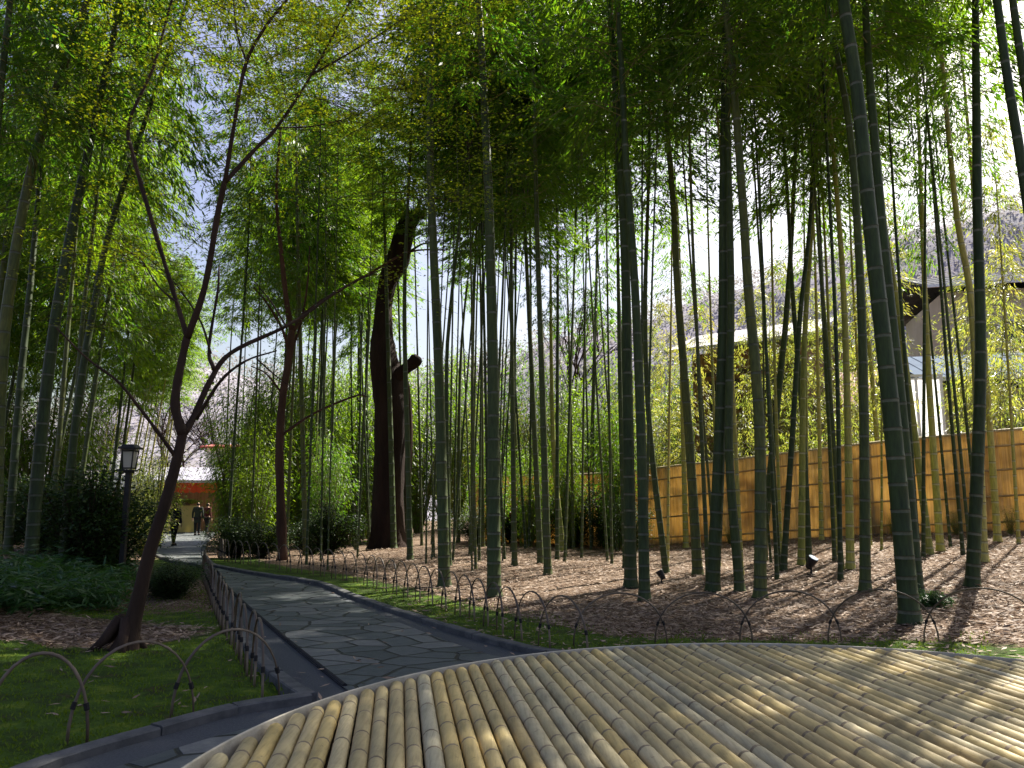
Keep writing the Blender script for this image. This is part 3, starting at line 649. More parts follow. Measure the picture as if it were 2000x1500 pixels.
# leafy young bamboo and shrubs
def plant(name, me, u, y, s, label, cat, group=None, dz=0.0, sz=None, rng=random.Random(3), v=None):
    x = (u - 1000) / FPX * y
    r = empty(name, (x, y, terrain(x, y) + dz)); tag(r, label, cat, group)
    f = bpy.data.objects.new('foliage', me); COL.objects.link(f); f.parent = r
    f.rotation_euler = (0, 0, rng.uniform(0, 6.28)); f.scale = (s, s, sz or s)
    return r
YB = [bush_mesh(40 + i, M['leaf_young'], 1.3, 4.2, 46, 11, .15, .014, M['twig'], .6, .05, .2, .3) for i in range(3)]
GBm = [bush_mesh(50 + i, M['leaf_bush'], 1.4, 4.2, 62, 16, .15, .015, M['twig'], .5, .05, .2, .3) for i in range(3)]
DB = [bush_mesh(60 + i, M['leaf_dark'], 1.0, 2.2, 60, 16, .085, .022, M['bark'], .1, .05, .14) for i in range(3)]
SB = [bush_mesh(70 + i, M['leaf_sasa'], .55, .55, 26, 8, .17, .017, M['twig'], .35, .2, .08) for i in range(3)]
yg = 'sunlit young bamboos beyond the reed fence'
for k, (u, y, s, sz, lab) in enumerate([
    (1290, 23.5, 1.0, 1.25, 'bright yellow-green bamboo bush over the fence left of the timber house'),
    (1240, 25.5, .9, 1.2, 'yellow-green bush behind the touching pair of bamboos'),
    (1425, 22.5, .75, 1.0, 'yellow-green bush before the left part of the timber house'),
    (1500, 21.5, .95, 1.2, 'yellow-green bush before the right part of the timber house'),
    (1580, 21.5, .7, 1.05, 'yellow-green bush between the timber house and the thin dark culm'),
    (1672, 19.5, .72, 1.0, 'yellow-green bush behind the fence left of the white wall'),
    (1895, 17.8, .52, 1.2, 'feathery light-green bamboo before the corner of the beige house'),
    (1985, 17.0, .6, 1.25, 'feathery light-green bamboo at the right edge before the beige house'),
    (1150, 27.5, 1.0, 1.25, 'green bush behind the end of the fence'),
    (1060, 29.0, 1.0, 1.3, 'pale green bush seen between the slim pair and the centre culm'),
    (960, 31.0, 1.0, 1.35, 'yellow-green bush behind the stout centre culm'),
    (870, 32.0, 1.0, 1.35, 'yellow-green bush right of the broken tree, far back')]):
    plant('bamboo_bush', YB[k % 3] if k not in (8,) else GBm[0], u, y + 4.2, s * 1.2, lab, 'bush', yg, sz=sz * 1.16)
for k, (u, y, s, sz, lab) in enumerate([
    (470, 30, 1.1, 1.35, 'bright green bamboo thicket just right of the stall'), (540, 31, 1.2, 1.4, 'green thicket behind the red-barked tree'),
    (610, 30, 1.2, 1.4, 'green thicket right of the red-barked tree'), (680, 31, 1.2, 1.45, 'green thicket left of the broken tree'),
    (760, 33, 1.2, 1.3, 'green thicket directly behind the broken tree'), (505, 25, .8, .8, 'low green bush between stall and red-barked tree'),
    (645, 24, .6, .75, 'light green sprig-like bush left of the broken tree'),
    (452, 32, .8, 1.0, 'tall green thicket rising right behind the stall roof'), (520, 35, 1.2, 1.3, 'tall green thicket far behind the low bush by the stall'),
    (575, 36, 1.3, 1.65, 'tall green thicket seen just right of the red-barked tree, farthest row'), (645, 37, 1.3, 1.7, 'tall green thicket in the farthest row left of the broken tree'),
    (715, 36, 1.3, 1.7, 'tall green thicket in the farthest row touching the broken tree outline'), (820, 35, 1.3, 1.6, 'tall green thicket in the farthest row just right of the broken tree'),
    (900, 37, 1.3, 1.6, 'tall green thicket in the farthest row behind the pale-green culm'), (1010, 35, 1.2, 1.5, 'tall green thicket in the farthest row right of the centre culm'),
    (1100, 34, 1.2, 1.5, 'tall green thicket in the farthest row above the fence end'), (1200, 32, 1.1, 1.4, 'tall green thicket behind the touching pair, beyond the fence'),
    (965, 23.5, .55, .62, 'light green bamboo bush before the left end of the fence, behind the centre culm'), (1035, 22.5, .5, .6, 'low light green bamboo bush before the fence, left of the slim close pair'),
    (1105, 21.8, .55, .66, 'light green bamboo bush before the fence, right of the slim close pair'), (1200, 20.6, .5, .72, 'light green bamboo bush before the fence, left of the touching pair'),
    (90, 24, 1.2, 1.1, 'green thicket behind the stout culm of the left bank'), (0, 24, 1.2, 1.1, 'green thicket behind the culms at the left edge'),
    (165, 27, 1.0, .9, 'green thicket over the dark shrub left of the lantern')]):
    plant('bamboo_bush', GBm[k % 3], u, y, s, lab, 'thicket', 'green thickets at the back of the grove', sz=sz * 1.35)
for k, (u, y, s, sz, nm, lab) in enumerate([
    (185, 13.2, 1.0, .92, 'evergreen_shrub', 'large dark evergreen shrub left of the lantern'),
    (232, 14.4, .85, .78, 'evergreen_shrub', 'dark evergreen shrub at the foot of the lantern post'),
    (120, 15.0, .95, .8, 'evergreen_shrub', 'dark shrub behind the striped bamboo on the left bank'),
    (40, 16.5, .9, .72, 'evergreen_shrub', 'dark shrub behind the bamboos at the left edge'),
    (470, 19.5, .72, .52, 'evergreen_shrub', 'low dark shrub behind the far hoops right of the path'),
    (520, 19.0, .66, .5, 'evergreen_shrub', 'rounded dark shrub just left of the red-barked tree'),
    (650, 21, .85, .66, 'evergreen_shrub', 'dark shrub left of the foot of the broken tree'),
    (615, 22.5, .7, .6, 'evergreen_shrub', 'dark shrub right of the red-barked tree'),
    (1120, 22.5, .8, .95, 'evergreen_shrub', 'dark glossy shrub before the fence end, left of the slim lone bamboo'),
    (1180, 21.5, .62, .85, 'evergreen_shrub', 'dark glossy shrub against the fence, left of the touching pair'),
    (1060, 23.5, .7, .8, 'evergreen_shrub', 'dark shrub before the left end of the fence'), (1000, 24.5, .75, .75, 'evergreen_shrub', 'dark shrub behind the thin culm right of the centre culm'),
    (930, 24, .6, .55, 'evergreen_shrub', 'dark shrub low behind the stout centre culm'), (1228, 19.5, .5, .7, 'evergreen_shrub', 'small dark shrub right behind the feet of the touching pair'),
    (358, 10.8, .42, .27, 'evergreen_shrub', 'low dark green shrub overhanging the left edge of the path'),
    (330, 11.2, .34, .22, 'evergreen_shrub', 'small dark shrub right behind the maple trunk')]):
    plant(nm, DB[k % 3], u, y, s, lab, 'shrub', 'dark evergreen shrubs', sz=sz)
plant('bright_shrub', YB[0], 292, 20, .5, 'bright yellow-green shrub between the lantern and the maple trunk', 'shrub', sz=.33)
plant('bright_tree', YB[1], 318, 30, .9, 'pale yellow-green tree behind the lantern, over the stall roof', 'tree', sz=1.05)
plant('bright_tree', YB[2], 285, 33, .8, 'pale yellow-green tree left of the stall roof', 'tree', sz=.95)
for k, (u, y, s, sz, lab) in enumerate([
    (1455, 44, 2.0, 2.6, 'broad green tree on the slope over the timber house roof'), (1345, 46, 1.8, 2.3, 'pale green tree on the slope left of the timber house'),
    (1625, 44, 1.8, 2.7, 'green tree on the slope right of the timber house'), (1735, 48, 2.0, 3.0, 'green tree on the slope behind the red roof'),
    (1722, 33.5, 1.2, 2.0, 'yellow-green tree left of the red roof, behind the thickest culm'), (1965, 32, 1.1, 2.3, 'yellow-green tree before the tall beige house at the right edge'),
    (1960, 56, 2.4, 4.0, 'green tree rising over the tall beige house roof')]):
    plant('leafy_tree', (GBm + YB)[k % 6], u, y, s, lab, 'tree', 'trees on the slope behind the houses', sz=sz)
# sprouts on the floor
for k, (u, v, s, lab) in enumerate([(1745, 1012, .5, 'small leafy sprout at the fence foot left of the thickest bamboo'), (1868, 1040, .55, 'tuft of pale bamboo leaves at the fence foot left of the right-edge pair'),
        (1975, 1035, .6, 'tuft of pale bamboo leaves at the fence foot by the right edge'), (1425, 1062, .45, 'small yellow-green sprout at the fence foot in the middle'),
        (1815, 1185, .35, 'small green tuft on the litter beside the thickest bamboo foot'), (1275, 1060, .7, 'leafy sprout near the fence between the touching pair and the kicked culm')]):
    g = G(u, max(v, 1045)); r = empty('sprout', g); tag(r, lab, 'plant', 'sprouts on the grove floor')
    f = bpy.data.objects.new('foliage', SB[k % 3] if k in (4,) else bpy.data.meshes.get(YB[k % 3].name)); COL.objects.link(f); f.parent = r
    f.scale = (s * .25,) * 3 if k != 4 else (s,) * 3
# sasa ground cover on the left bank: uncountable
rg = random.Random(11); out = ([], [], [], [], [])
for _ in range(1500):
    u = rg.uniform(-260, 262); v = 1110 + 85 * rg.random() + max(0, (120 - u)) * .10 * rg.random()
    if v > 1150 and u > 235: continue
    g = G(u, v); hh = rg.uniform(.12, .38)
    spray(rg, out, (g.x, g.y, g.z + hh * .6), 12, .11, .15, .17, .014, (rg.gauss(0, 1), rg.gauss(0, 1)))
gc = bpy.data.objects.new('ground_cover', leaf_mesh('ground_cover', *out, [M['leaf_sasa']])); COL.objects.link(gc)
tag(gc, 'dark green dwarf bamboo ground cover on the left bank', 'ground cover', kind='stuff')
# fallen leaves
out = ([], [], [], [], [])
for _ in range(80000):
    y = 5.0 + 17 * rg.random() ** 1.5; x = rg.uniform(-.75 * y, .75 * y + 1)
    if in_poly(x, y, outer) and rg.random() < .985: continue
    if not in_poly(x, y, outer):
        dr = dist_line(x, y, rk)
        if dr < 1.1 and rg.random() < .8: continue
        if x < -1.5 and min(dist_line(x, y, lk), dist_line(x, y, fk)) < 2.1 and patch(x, y) < .4 and rg.random() < .985: continue
    out[0].append((x, y, terrain(x, y) + rg.uniform(.012, .035))); a = rg.uniform(0, 6.28)
    out[1].append((math.cos(a), math.sin(a), rg.gauss(0, .15))); out[2].append((rg.gauss(0, .35), rg.gauss(0, .35), 1))
    s = rg.uniform(.6, 1.3); out[3].append(.085 * s); out[4].append(.010 * s)
ll = bpy.data.objects.new('leaf_litter', leaf_mesh('leaf_litter', *out, [M['leaf_litter']])); COL.objects.link(ll)
tag(ll, 'dry tan bamboo leaves fallen over the grove floor', 'leaf litter', kind='stuff')
# moss tufts
out = ([], [], [], [], [])
for _ in range(45000):
    y = 3.2 + 9 * rg.random() ** 1.3; x = rg.uniform(-.8 * y - .5, .6 * y)
    if in_poly(x, y, outer): continue
    d = min(dist_line(x, y, lk), dist_line(x, y, fk)) if x < -1.2 else dist_line(x, y, rk) * 1.75
    if d > 2.4 * (1 + .4 * mnoise.noise((x * 1.5, y * 1.5, 1))): continue
    if patch(x, y) > .4: continue
    out[0].append((x, y, terrain(x, y) + .002)); out[1].append((rg.gauss(0, .5), rg.gauss(0, .5), 1)); out[2].append((rg.gauss(0, 1), rg.gauss(0, 1), .1))
    out[3].append(rg.uniform(.015, .04)); out[4].append(.006)
M['leaf_moss'] = mat_leaf('moss_blade', (0.05, 0.10, 0.008), (0.14, 0.20, 0.015), (0.08, 0.18, 0.005), (0.25, 0.34, 0.01), .35, .8)
mo = bpy.data.objects.new('moss', leaf_mesh('moss', *out, [M['leaf_moss']])); COL.objects.link(mo)
tag(mo, 'short green moss beside the path', 'moss', kind='stuff')

# ---------------------------------------------------------------- trees with drawn limbs
def limb(mb, pts, Y, r0, r1, n=9, dy=0.0, mi=0, wob=0.0):
    q = []
    for i, (u, v) in enumerate(pts): q.append(P(u, v, Y + dy * i / max(1, len(pts) - 1)))
    c = catmull(q, 5); k = len(c)
    rad = [r0 + (r1 - r0) * i / (k - 1) for i in range(k)]
    if wob: rad = [r * (1 + wob * mnoise.noise((i * .7, r0 * 50, 2))) for i, r in enumerate(rad)]
    mb.tube(c, rad, n, mi, True); return c
# maple
b0 = G(238, 1268); Ym = b0.y
root = empty('maple_tree', b0); tag(root, 'slender dark-barked maple leaning right beside the mossy bank, forking over the path', 'tree')
mb = MB()
tr = [P(u, v, Ym) for u, v in [(243, 1262), (268, 1180), (292, 1080), (322, 985), (345, 900), (358, 840)]]
tr[0].z = b0.z - .06
c = catmull(tr, 6); rad = [.10 * math.exp(-i * .5) + .067 - .0008 * i for i in range(len(c))]
mb.tube([p - b0 for p in c], rad, 12)
for a, rr in ((2.6, .36), (3.7, .30), (.3, .22), (5.2, .24), (1.4, .2)):   # root flare
    d = Vector((math.cos(a), math.sin(a), 0)); e = d * rr
    mb.tube([Vector((0.02, 0, .28)) + d * .05, d * rr * .5 + Vector((0, 0, .09)), e + Vector((0, 0, -.04))], [.05, .045, .02], 7)
def L_(pts, r0, r1, dy=0.0, sy=0.0, n=8):
    r0 *= .84; r1 *= .8
    m2 = MB(); cc = limb(m2, pts, Ym + sy, r0, r1, n, dy, 0, .25)
    mb.add([Vector(p) - b0 for p in m2.v], m2.f); return cc
tips = []
tips.append(L_([(357, 850), (342, 790), (352, 720), (366, 655)], .06, .045))
tips.append(L_([(366, 660), (345, 590), (302, 450), (262, 310), (252, 240), (300, 130), (330, 20), (352, -60)], .032, .012, .6))
tips.append(L_([(366, 660), (400, 560), (425, 420), (440, 350)], .043, .032, -.3))
tips.append(L_([(440, 352), (458, 240), (480, 125), (520, 50), (560, 0), (600, -60)], .027, .010, -.4, -.3))
tips.append(L_([(482, 122), (462, 60), (455, -20)], .012, .007, 0, -.4))
tips.append(L_([(440, 355), (500, 290), (540, 250), (600, 160), (650, 70), (690, -10)], .026, .010, .5, -.3))
tips.append(L_([(606, 148), (680, 105), (760, 55), (830, 0)], .013, .005, .4))
tips.append(L_([(360, 845), (378, 815), (410, 745), (450, 690), (550, 642)], .046, .022, .5))
tips.append(L_([(550, 642), (600, 612), (650, 575), (705, 545), (760, 520)], .020, .006, .8, .5))
tips.append(L_([(418, 722), (408, 680), (425, 570), (428, 520)], .026, .010, .3, .2))
tips.append(L_([(412, 690), (388, 620), (330, 540), (270, 490)], .014, .005, .6, .2))
tips.append(L_([(384, 818), (430, 745), (480, 705), (540, 685)], .022, .008, -.5))
tips.append(L_([(500, 700), (540, 735), (575, 760)], .009, .004, .2, -.4))
tips.append(L_([(343, 893), (320, 860), (275, 800), (230, 745), (170, 700), (110, 640)], .024, .008, -.6))
tips.append(L_([(345, 590), (310, 560), (270, 500), (240, 500)], .012, .004, .4))
tips.append(L_([(540, 250), (620, 245), (720, 215), (800, 150)], .010, .004, .9))
tips.append(L_([(560, 640), (530, 590), (505, 560), (470, 520)], .012, .004, .3, .5))
mb.build('trunk', M['bark'], root, True)
out = ([], [], [], [], []); mb2 = MB(); rg = random.Random(21)
anch = []
for cc, cnt in [(tips[1], 26), (tips[3], 34), (tips[5], 40), (tips[6], 22), (tips[10], 16), (tips[14], 14), (tips[15], 26), (tips[8], 10), (tips[4], 10)]:
    for _ in range(cnt):
        i = int(len(cc) * (.45 + .55 * rg.random())); i = min(i, len(cc) - 1); anch.append(cc[i])
for _ in range(330): anch.append(P(rg.uniform(430, 960), rg.uniform(-150, 400), Ym + rg.uniform(-.5, 3.5)))
for _ in range(60): anch.append(P(rg.uniform(110, 400), rg.uniform(330, 660), Ym + rg.uniform(.8, 5)))
for _ in range(90): anch.append(P(rg.uniform(150, 480), rg.uniform(-150, 160), Ym + rg.uniform(-.5, 4)))
for A in anch:
    e = A + Vector((rg.gauss(0, .5), rg.gauss(0, .6), rg.gauss(0, .12)))
    mb2.tube([A - b0, (A + e) / 2 - b0 + Vector((0, 0, .04)), e - b0], [.004, .003, .002], 3, 1, False)
    for k in range(6):
        cpt = A.lerp(e, .25 + .75 * rg.random()) - b0
        for _k in range(7):
            p = cpt + Vector((rg.gauss(0, .16), rg.gauss(0, .16), rg.gauss(0, .035)))
            out[0].append(tuple(p)); a = rg.uniform(0, 6.28); out[1].append((math.cos(a), math.sin(a), rg.gauss(-.2, .2)))
            out[2].append((rg.gauss(0, .25), rg.gauss(0, .25), 1)); out[3].append(rg.uniform(.022, .038)); out[4].append(.02)
cr = bpy.data.objects.new('crown', leaf_mesh('crown', *out, [M['leaf_maple'], M['bark']], mb2, True)); COL.objects.link(cr); cr.parent = root
# red-barked tree
b0 = G(552, 1094); Yr = b0.y; root = empty('red_barked_tree', b0); tag(root, 'reddish-barked slim tree right of the path bend, behind the far hoops', 'tree')
mb = MB()
def L2(pts, r0, r1, dy=0.0, n=9):
    m2 = MB(); cc = limb(m2, pts, Yr, r0, r1, n, dy, 0, .3); mb.add([Vector(p) - b0 for p in m2.v], m2.f); return cc
L2([(553, 1100), (549, 1000), (546, 880), (552, 780), (566, 690), (570, 640)], .115, .075)
t1 = L2([(570, 645), (560, 590), (548, 480), (540, 380), (548, 250)], .07, .025, -.6)
t2 = L2([(570, 648), (600, 610), (650, 575), (720, 535), (800, 492), (880, 488)], .06, .015, .8)
t3 = L2([(566, 690), (550, 640), (520, 590), (495, 560)], .04, .012, -.8)
t4 = L2([(560, 705), (585, 640), (600, 560), (605, 480)], .04, .012, .5)
t5 = L2([(552, 770), (520, 730), (490, 715)], .03, .012, -.3)
t6 = L2([(550, 850), (600, 815), (650, 790), (700, 772), (715, 775)], .035, .018, .6)
mb.build('trunk', M['bark_red'], root, True)
out = ([], [], [], [], []); rg = random.Random(5)
for cc, cn in ((t1, 26), (t2, 7), (t3, 14), (t4, 14)):
    for _ in range(cn):
        A = cc[rg.randrange(len(cc) // 3, len(cc))] - b0
        spray(rg, out, A + Vector((rg.gauss(0, .35), rg.gauss(0, .4), rg.gauss(0, .25))), 9, .16, .2, .08, .018, (rg.gauss(0, 1), rg.gauss(0, 1)))
cr = bpy.data.objects.new('crown', leaf_mesh('crown', *out, [M['leaf_bamboo']])); COL.objects.link(cr); cr.parent = root
# broken tree trunk
b0 = G(757, 1070); Yb = b0.y; root = empty('broken_tree', b0)
tag(root, 'massive dark dead tree trunk with a snapped crooked top and stub branch', 'tree')
mb = MB(); sc = (Yb * CP) / FPX
prof = [(757, 1078, 44), (757, 1040, 33), (758, 960, 30), (762, 880, 30), (764, 800, 33), (756, 740, 31), (748, 690, 27), (747, 640, 20), (750, 590, 17), (760, 545, 19), (776, 510, 24), (786, 470, 22), (797, 435, 20), (806, 418, 20)]
pts = [P(u, v, Yb + (.6 * S((800 - v) / 300))) for u, v, _ in prof]; q = catmull(pts, 4); rr = []
for i in range(len(prof) - 1):
    for k in range(4): rr.append((prof[i][2] * (1 - k / 4) + prof[i + 1][2] * k / 4) * sc)
rr.append(prof[-1][2] * sc * .9)
mb.tube([p - b0 for p in q], rr, 18)
for k in range(18 * len(q)):      # ribs and hollows of old bark
    i = k // 18; a = k % 18; p = Vector(mb.v[k]); c0 = q[i] - b0
    f = 1 + .16 * mnoise.noise((a * .9, i * .12, 4)) + .08 * mnoise.noise((a * 2.1, i * .7, 8)); mb.v[k] = tuple(c0 + (p - c0) * f)
tp = q[-1] - b0                    # torn jagged top
for dx, hh, r in ((-.22, .30, .10), (-.05, .12, .12), (.16, .42, .12), (.30, .22, .09)):
    mb.tube([tp + Vector((dx, 0, -.15)), tp + Vector((dx * 1.1, .03, hh * .5)), tp + Vector((dx * 1.3, .02, hh))], [r, r * .7, .02], 7)
mb.build('trunk', M['bark_dead'], root, True)
m3 = MB(); sb = [P(772, 740, Yb), P(790, 722, Yb - .1), P(808, 708, Yb - .2), P(817, 696, Yb - .2)]
m3.tube([p - b0 for p in catmull(sb, 3)], [.26, .24, .21, .17, .17, .18, .19, .2, .19, .12], 12); m3.build('branch_stub', M['bark_dead'], root, True)
m3 = MB(); sb = [P(785, 1075, Yb + .5), P(792, 950, Yb + .5), P(797, 850, Yb + .45), P(792, 760, Yb + .3), P(782, 720, Yb + .15)]
m3.tube([p - b0 for p in catmull(sb, 3)], [.20, .17, .16, .16, .16, .15, .15, .15, .15, .14, .13, .13, .12], 10); m3.build('side_stem', M['bark_red'], root, True)
m3 = MB()
for (u, v), (u2, v2) in (((806, 440), (860, 395)), ((786, 500), (860, 470)), ((800, 430), (782, 380))):
    m3.tube([P(u, v, Yb + .6) - b0, P((u + u2) / 2, (v + v2) / 2 - 8, Yb + .6) - b0, P(u2, v2, Yb + .7) - b0], [.05, .03, .012], 6)
m3.build('branch', M['bark_dead'], root, True)
# bare tree far behind
def bare_tree(u, y, H, label, seed):
    x = (u - 1000) / FPX * y; b = Vector((x, y, terrain(x, y) if y < 60 else 0)); root = empty('bare_tree', b); tag(root, label, 'tree', 'bare winter trees')
    rg = random.Random(seed); mb = MB(); mt = MB()
    def br(m, p, d, L, r, k):
        e = p + d * L; mid = p.lerp(e, .5) + Vector((rg.gauss(0, .04), rg.gauss(0, .04), 0)) * L
        m.tube([p, mid, e], [r, r * .85, r * .65], 5 if k > 1 else 4, 0, False)
        if k == 0: return
        for _ in range(3 if k > 1 else 4):
            nd = (d + Vector((rg.gauss(0, .38), rg.gauss(0, .38), rg.gauss(.12, .15)))).normalized()
            br(mt, p.lerp(e, rg.uniform(.55, 1)), nd, L * rg.uniform(.6, .8), r * .55, k - 1)
    br(mb, Vector((0, 0, 0)), Vector((0, 0, 1)), H * .35, H * .012, 5)
    mb.build('trunk', M['bark'], root, True); mt.build('crown', M['bark'], root)
bare_tree(1120, 40, 14, 'bare grey tree far behind the fence end', 1)
bare_tree(940, 46, 13, 'bare tree far behind the centre bamboo', 2)
bare_tree(330, 58, 13, 'bare purplish tree beyond the stall, left of the maple fork', 3)
bare_tree(420, 62, 12, 'bare purplish tree beyond the stall, right of the maple fork', 4)
bare_tree(1600, 42, 15, 'bare tree behind the timber house', 5)
def copy_tree(src, loc, rz, s, label, group):
    c = src.copy(); COL.objects.link(c); c.location = loc; c.rotation_euler = (0, 0, rz); c.scale = (s, s, s); c['label'] = label; c['group'] = group
    for ch in list(src.children):
        k = ch.copy(); COL.objects.link(k); k.parent = c
bts = [o_ for o_ in COL.objects if o_.name.startswith('bare_tree')]
rg = random.Random(77)
for k in range(16):
    u = rg.uniform(-60, 440); y = rg.uniform(52, 84); copy_tree(bts[k % 4], ((u - 1000) / FPX * y, y, -.5 + max(0, y - 66) * .12), rg.uniform(0, 6), rg.uniform(.5, .8), 'bare purplish tree on the far slope left of the stall roof', 'bare trees on the left slope')
for k in range(18):
    u = rg.uniform(1080, 1950); y = rg.uniform(56, 92); copy_tree(bts[k % 5], ((u - 1000) / FPX * y, y, max(0, y - 62) * .35 * (u / 1500)), rg.uniform(0, 6), rg.uniform(.6, .9), 'bare grey tree on the hillside behind the houses', 'bare trees on the right hillside')

# ---------------------------------------------------------------- round bench
rimpx = [(380, 1500), (600, 1372), (700, 1335), (850, 1302), (1000, 1284), (1150, 1270), (1300, 1261), (1500, 1257), (1700, 1262), (1850, 1272), (2000, 1290)]
BZ = 0.45
def onz(u, v, z):
    d = ray(u, v); return Vector((0, 0, CAMH)) + d * ((z - CAMH) / d.z)
pp = [onz(u, v, BZ) for u, v in rimpx]
A_ = np.array([[p.x, p.y, 1] for p in pp]); B2 = np.array([-(p.x ** 2 + p.y ** 2) for p in pp]); sol = np.linalg.lstsq(A_, B2, rcond=None)[0]
bc = Vector((-sol[0] / 2, -sol[1] / 2, 0)); BR = math.sqrt(bc.x ** 2 + bc.y ** 2 - sol[2])
print('BENCH', bc, BR)
root = empty('round_bench', (bc.x, bc.y, 0)); tag(root, 'large round bench topped with weathered bamboo poles, dappled by sun', 'bench')
th = math.atan((783 - 1000) / FPX); rg = random.Random(9)
mb = MB(); mn = MB(); sp = 0.094; k = -int(BR / sp) - 1
ax = Vector((math.sin(th), math.cos(th), 0)); px_ = Vector((math.cos(th), -math.sin(th), 0))
kk = -BR + .06
while kk < BR - .03:
    r = rg.uniform(.031, .036); off = kk + r
    half = math.sqrt(max(0, (BR - .015) ** 2 - max(abs(off - r), abs(off + r)) ** 2))
    if half > .1:
        zc = BZ - .037 + rg.uniform(-.003, .003); pos = -half; pts = []; rad = []; ml = []; pos += rg.uniform(.0, .2) * 0
        y = -half; nxt = -half + rg.uniform(.05, .26); bow = rg.gauss(0, .004)
        def pt(s): return px_ * (off + bow * math.cos(s / half * 1.57)) + ax * s + Vector((0, 0, zc))
        pts.append(pt(-half)); rad.append(r); ml.append(0)
        while nxt < half - .05:
            for dq, m, mi in ((-.022, 1.0, 0), (-.006, 1.045, 0), (-.001, 1.03, 1), (.005, .95, 1), (.020, 1.0, 0)):
                pts.append(pt(nxt + dq)); rad.append(r * m * rg.uniform(.997, 1.003)); ml.append(mi)
            nxt += rg.uniform(.20, .46)
        pts.append(pt(half)); rad.append(r); ml.append(0)
        mb.tube(pts, rad, 14, 0, True, mlist=ml)
    kk += 2 * r + rg.uniform(.002, .006)
mb.build('bamboo_top', [M['slat'], M['slat_node']], root, True)
def ring(mb, ra, rb2, z0, z1, n=180):
    vs = []
    for i in range(n):
        a = 2 * math.pi * i / n; c, s = math.cos(a), math.sin(a)
        vs += [(ra * c, ra * s, z0), (rb2 * c, rb2 * s, z0), (rb2 * c, rb2 * s, z1), (ra * c, ra * s, z1)]
    fs = []
    for i in range(n):
        j = (i + 1) % n
        for k in range(4): fs.append((i * 4 + k, i * 4 + (k + 1) % 4, j * 4 + (k + 1) % 4, j * 4 + k))
    mb.add(vs, fs)
mb = MB(); ring(mb, BR - .012, BR, BZ - .14, BZ + .002); bev(mb.build('rim', M['rim'], root), .004)
mb = MB(); ring(mb, .05, BR - .03, BZ - .13, BZ - .10, 60); mb.build('underframe', M['dark_wood'], root)
for i in range(10):
    a = 2 * math.pi * i / 10 + .2; mb = MB(); mb.box((math.cos(a) * (BR - .35), math.sin(a) * (BR - .35), .165), (.12, .12, .31), a); bev(mb.build('leg', M['dark_wood'], root))

# ---------------------------------------------------------------- hoops
def hoop(p, q, h, label, group, r=.010):
    p = Vector((p.x, p.y, terrain(p.x, p.y) - .03)); q = Vector((q.x, q.y, terrain(q.x, q.y) - .03))
    rg = random.Random(int(p.x * 997 + p.y * 131)); n = 18; pts = []
    w = rg.gauss(0, .015)
    side = Vector((-(q - p).y, (q - p).x, 0)).normalized()
    for i in range(n + 1):
        a = math.pi * i / n; t = (1 - math.cos(a)) / 2
        zz = math.sin(a) ** .82 * (h + .03)
        c = p.lerp(q, t) + Vector((0, 0, zz)) + side * w * math.sin(a) + (q - p) * rg.gauss(0, .0)
        pts.append(c)
    mb = MB(); o0 = (p + q) / 2; mb.tube([c - o0 for c in pts], [r * rg.uniform(.9, 1.1) for _ in pts], 8, 0, True, .6)
    root = mb.build('bamboo_hoop', M['hoop'], None, True); root.location = o0
    tag(root, label, 'hoop', group)
    for s, f in ((1, .115), (-1, .885)):
        m2 = MB(); i = f * n; a = int(i); c = pts[a].lerp(pts[a + 1], i - a) - o0
        d = (pts[a + 1] - pts[a]).normalized() * .02; m2.tube([c - d, c + d], r * 1.5, 7)
        m2.build('twine', M['twine'], root)
    return root
hg = 'bent bamboo hoops edging the moss bank in front'
hoop(G(-45, 1475), G(170, 1452), .50, 'hoop of bent bamboo at the left edge, cut by the picture', hg)
hoop(G(130, 1452), G(378, 1402), .50, 'whole wide hoop before the maple root, middle of the front row', hg)
hoop(G(333, 1405), G(545, 1366), .50, 'wide hoop of the front row ending at the path corner', hg)
ORD = ['nearest', 'second', 'third', 'fourth', 'fifth', 'sixth', 'seventh', 'eighth', 'ninth', 'tenth', 'eleventh', 'twelfth', 'thirteenth', 'fourteenth', 'fifteenth', 'sixteenth', 'seventeenth', 'eighteenth', 'nineteenth', 'twentieth', 'twenty-first', 'twenty-second', 'twenty-third', 'twenty-fourth', 'twenty-fifth', 'twenty-sixth', 'twenty-seventh', 'twenty-eighth', 'twenty-ninth', 'thirtieth', 'thirty-first', 'thirty-second', 'thirty-third', 'thirty-fourth', 'thirty-fifth', 'thirty-sixth', 'thirty-seventh', 'thirty-eighth', 'thirty-ninth', 'fortieth']
def row(line, spacing, width, h, fmt, group, maxn=40, r=.0095):
    L = [0]
    for i in range(1, len(line)): L.append(L[-1] + (line[i] - line[i - 1]).length)
    def at(s):
        for i in range(1, len(L)):
            if L[i] >= s: return line[i - 1].lerp(line[i], (s - L[i - 1]) / (L[i] - L[i - 1] + 1e-9))
        return line[-1]
    k = 0; s = 0
    while s + width < L[-1] and k < maxn:
        hoop(at(s), at(s + width), h, fmt % ORD[k], group, r); s += spacing; k += 1
lrow = [Vector((p.x, p.y, 0)) for p in GL([(512, 1368), (482, 1318), (455, 1270), (430, 1225), (412, 1180), (402, 1150), (392, 1128)])]
row(lrow, .42, .60, .50, '%s hoop from the bench in the row on the left side of the path', 'hoops along the left side of the path')
def offs(line, d):
    o = []
    for i, p in enumerate(line):
        t = (line[min(i + 1, len(line) - 1)] - line[max(i - 1, 0)]).normalized(); o.append(p + Vector((-t.y, t.x, 0)) * d)
    return o
rrow = [Vector((p.x, p.y, 0)) for p in GL([(1148, 1280), (1052, 1262), (985, 1240), (930, 1215), (860, 1190), (790, 1168), (700, 1140), (620, 1124), (545, 1113), (480, 1103), (430, 1092), (420, 1070)])]
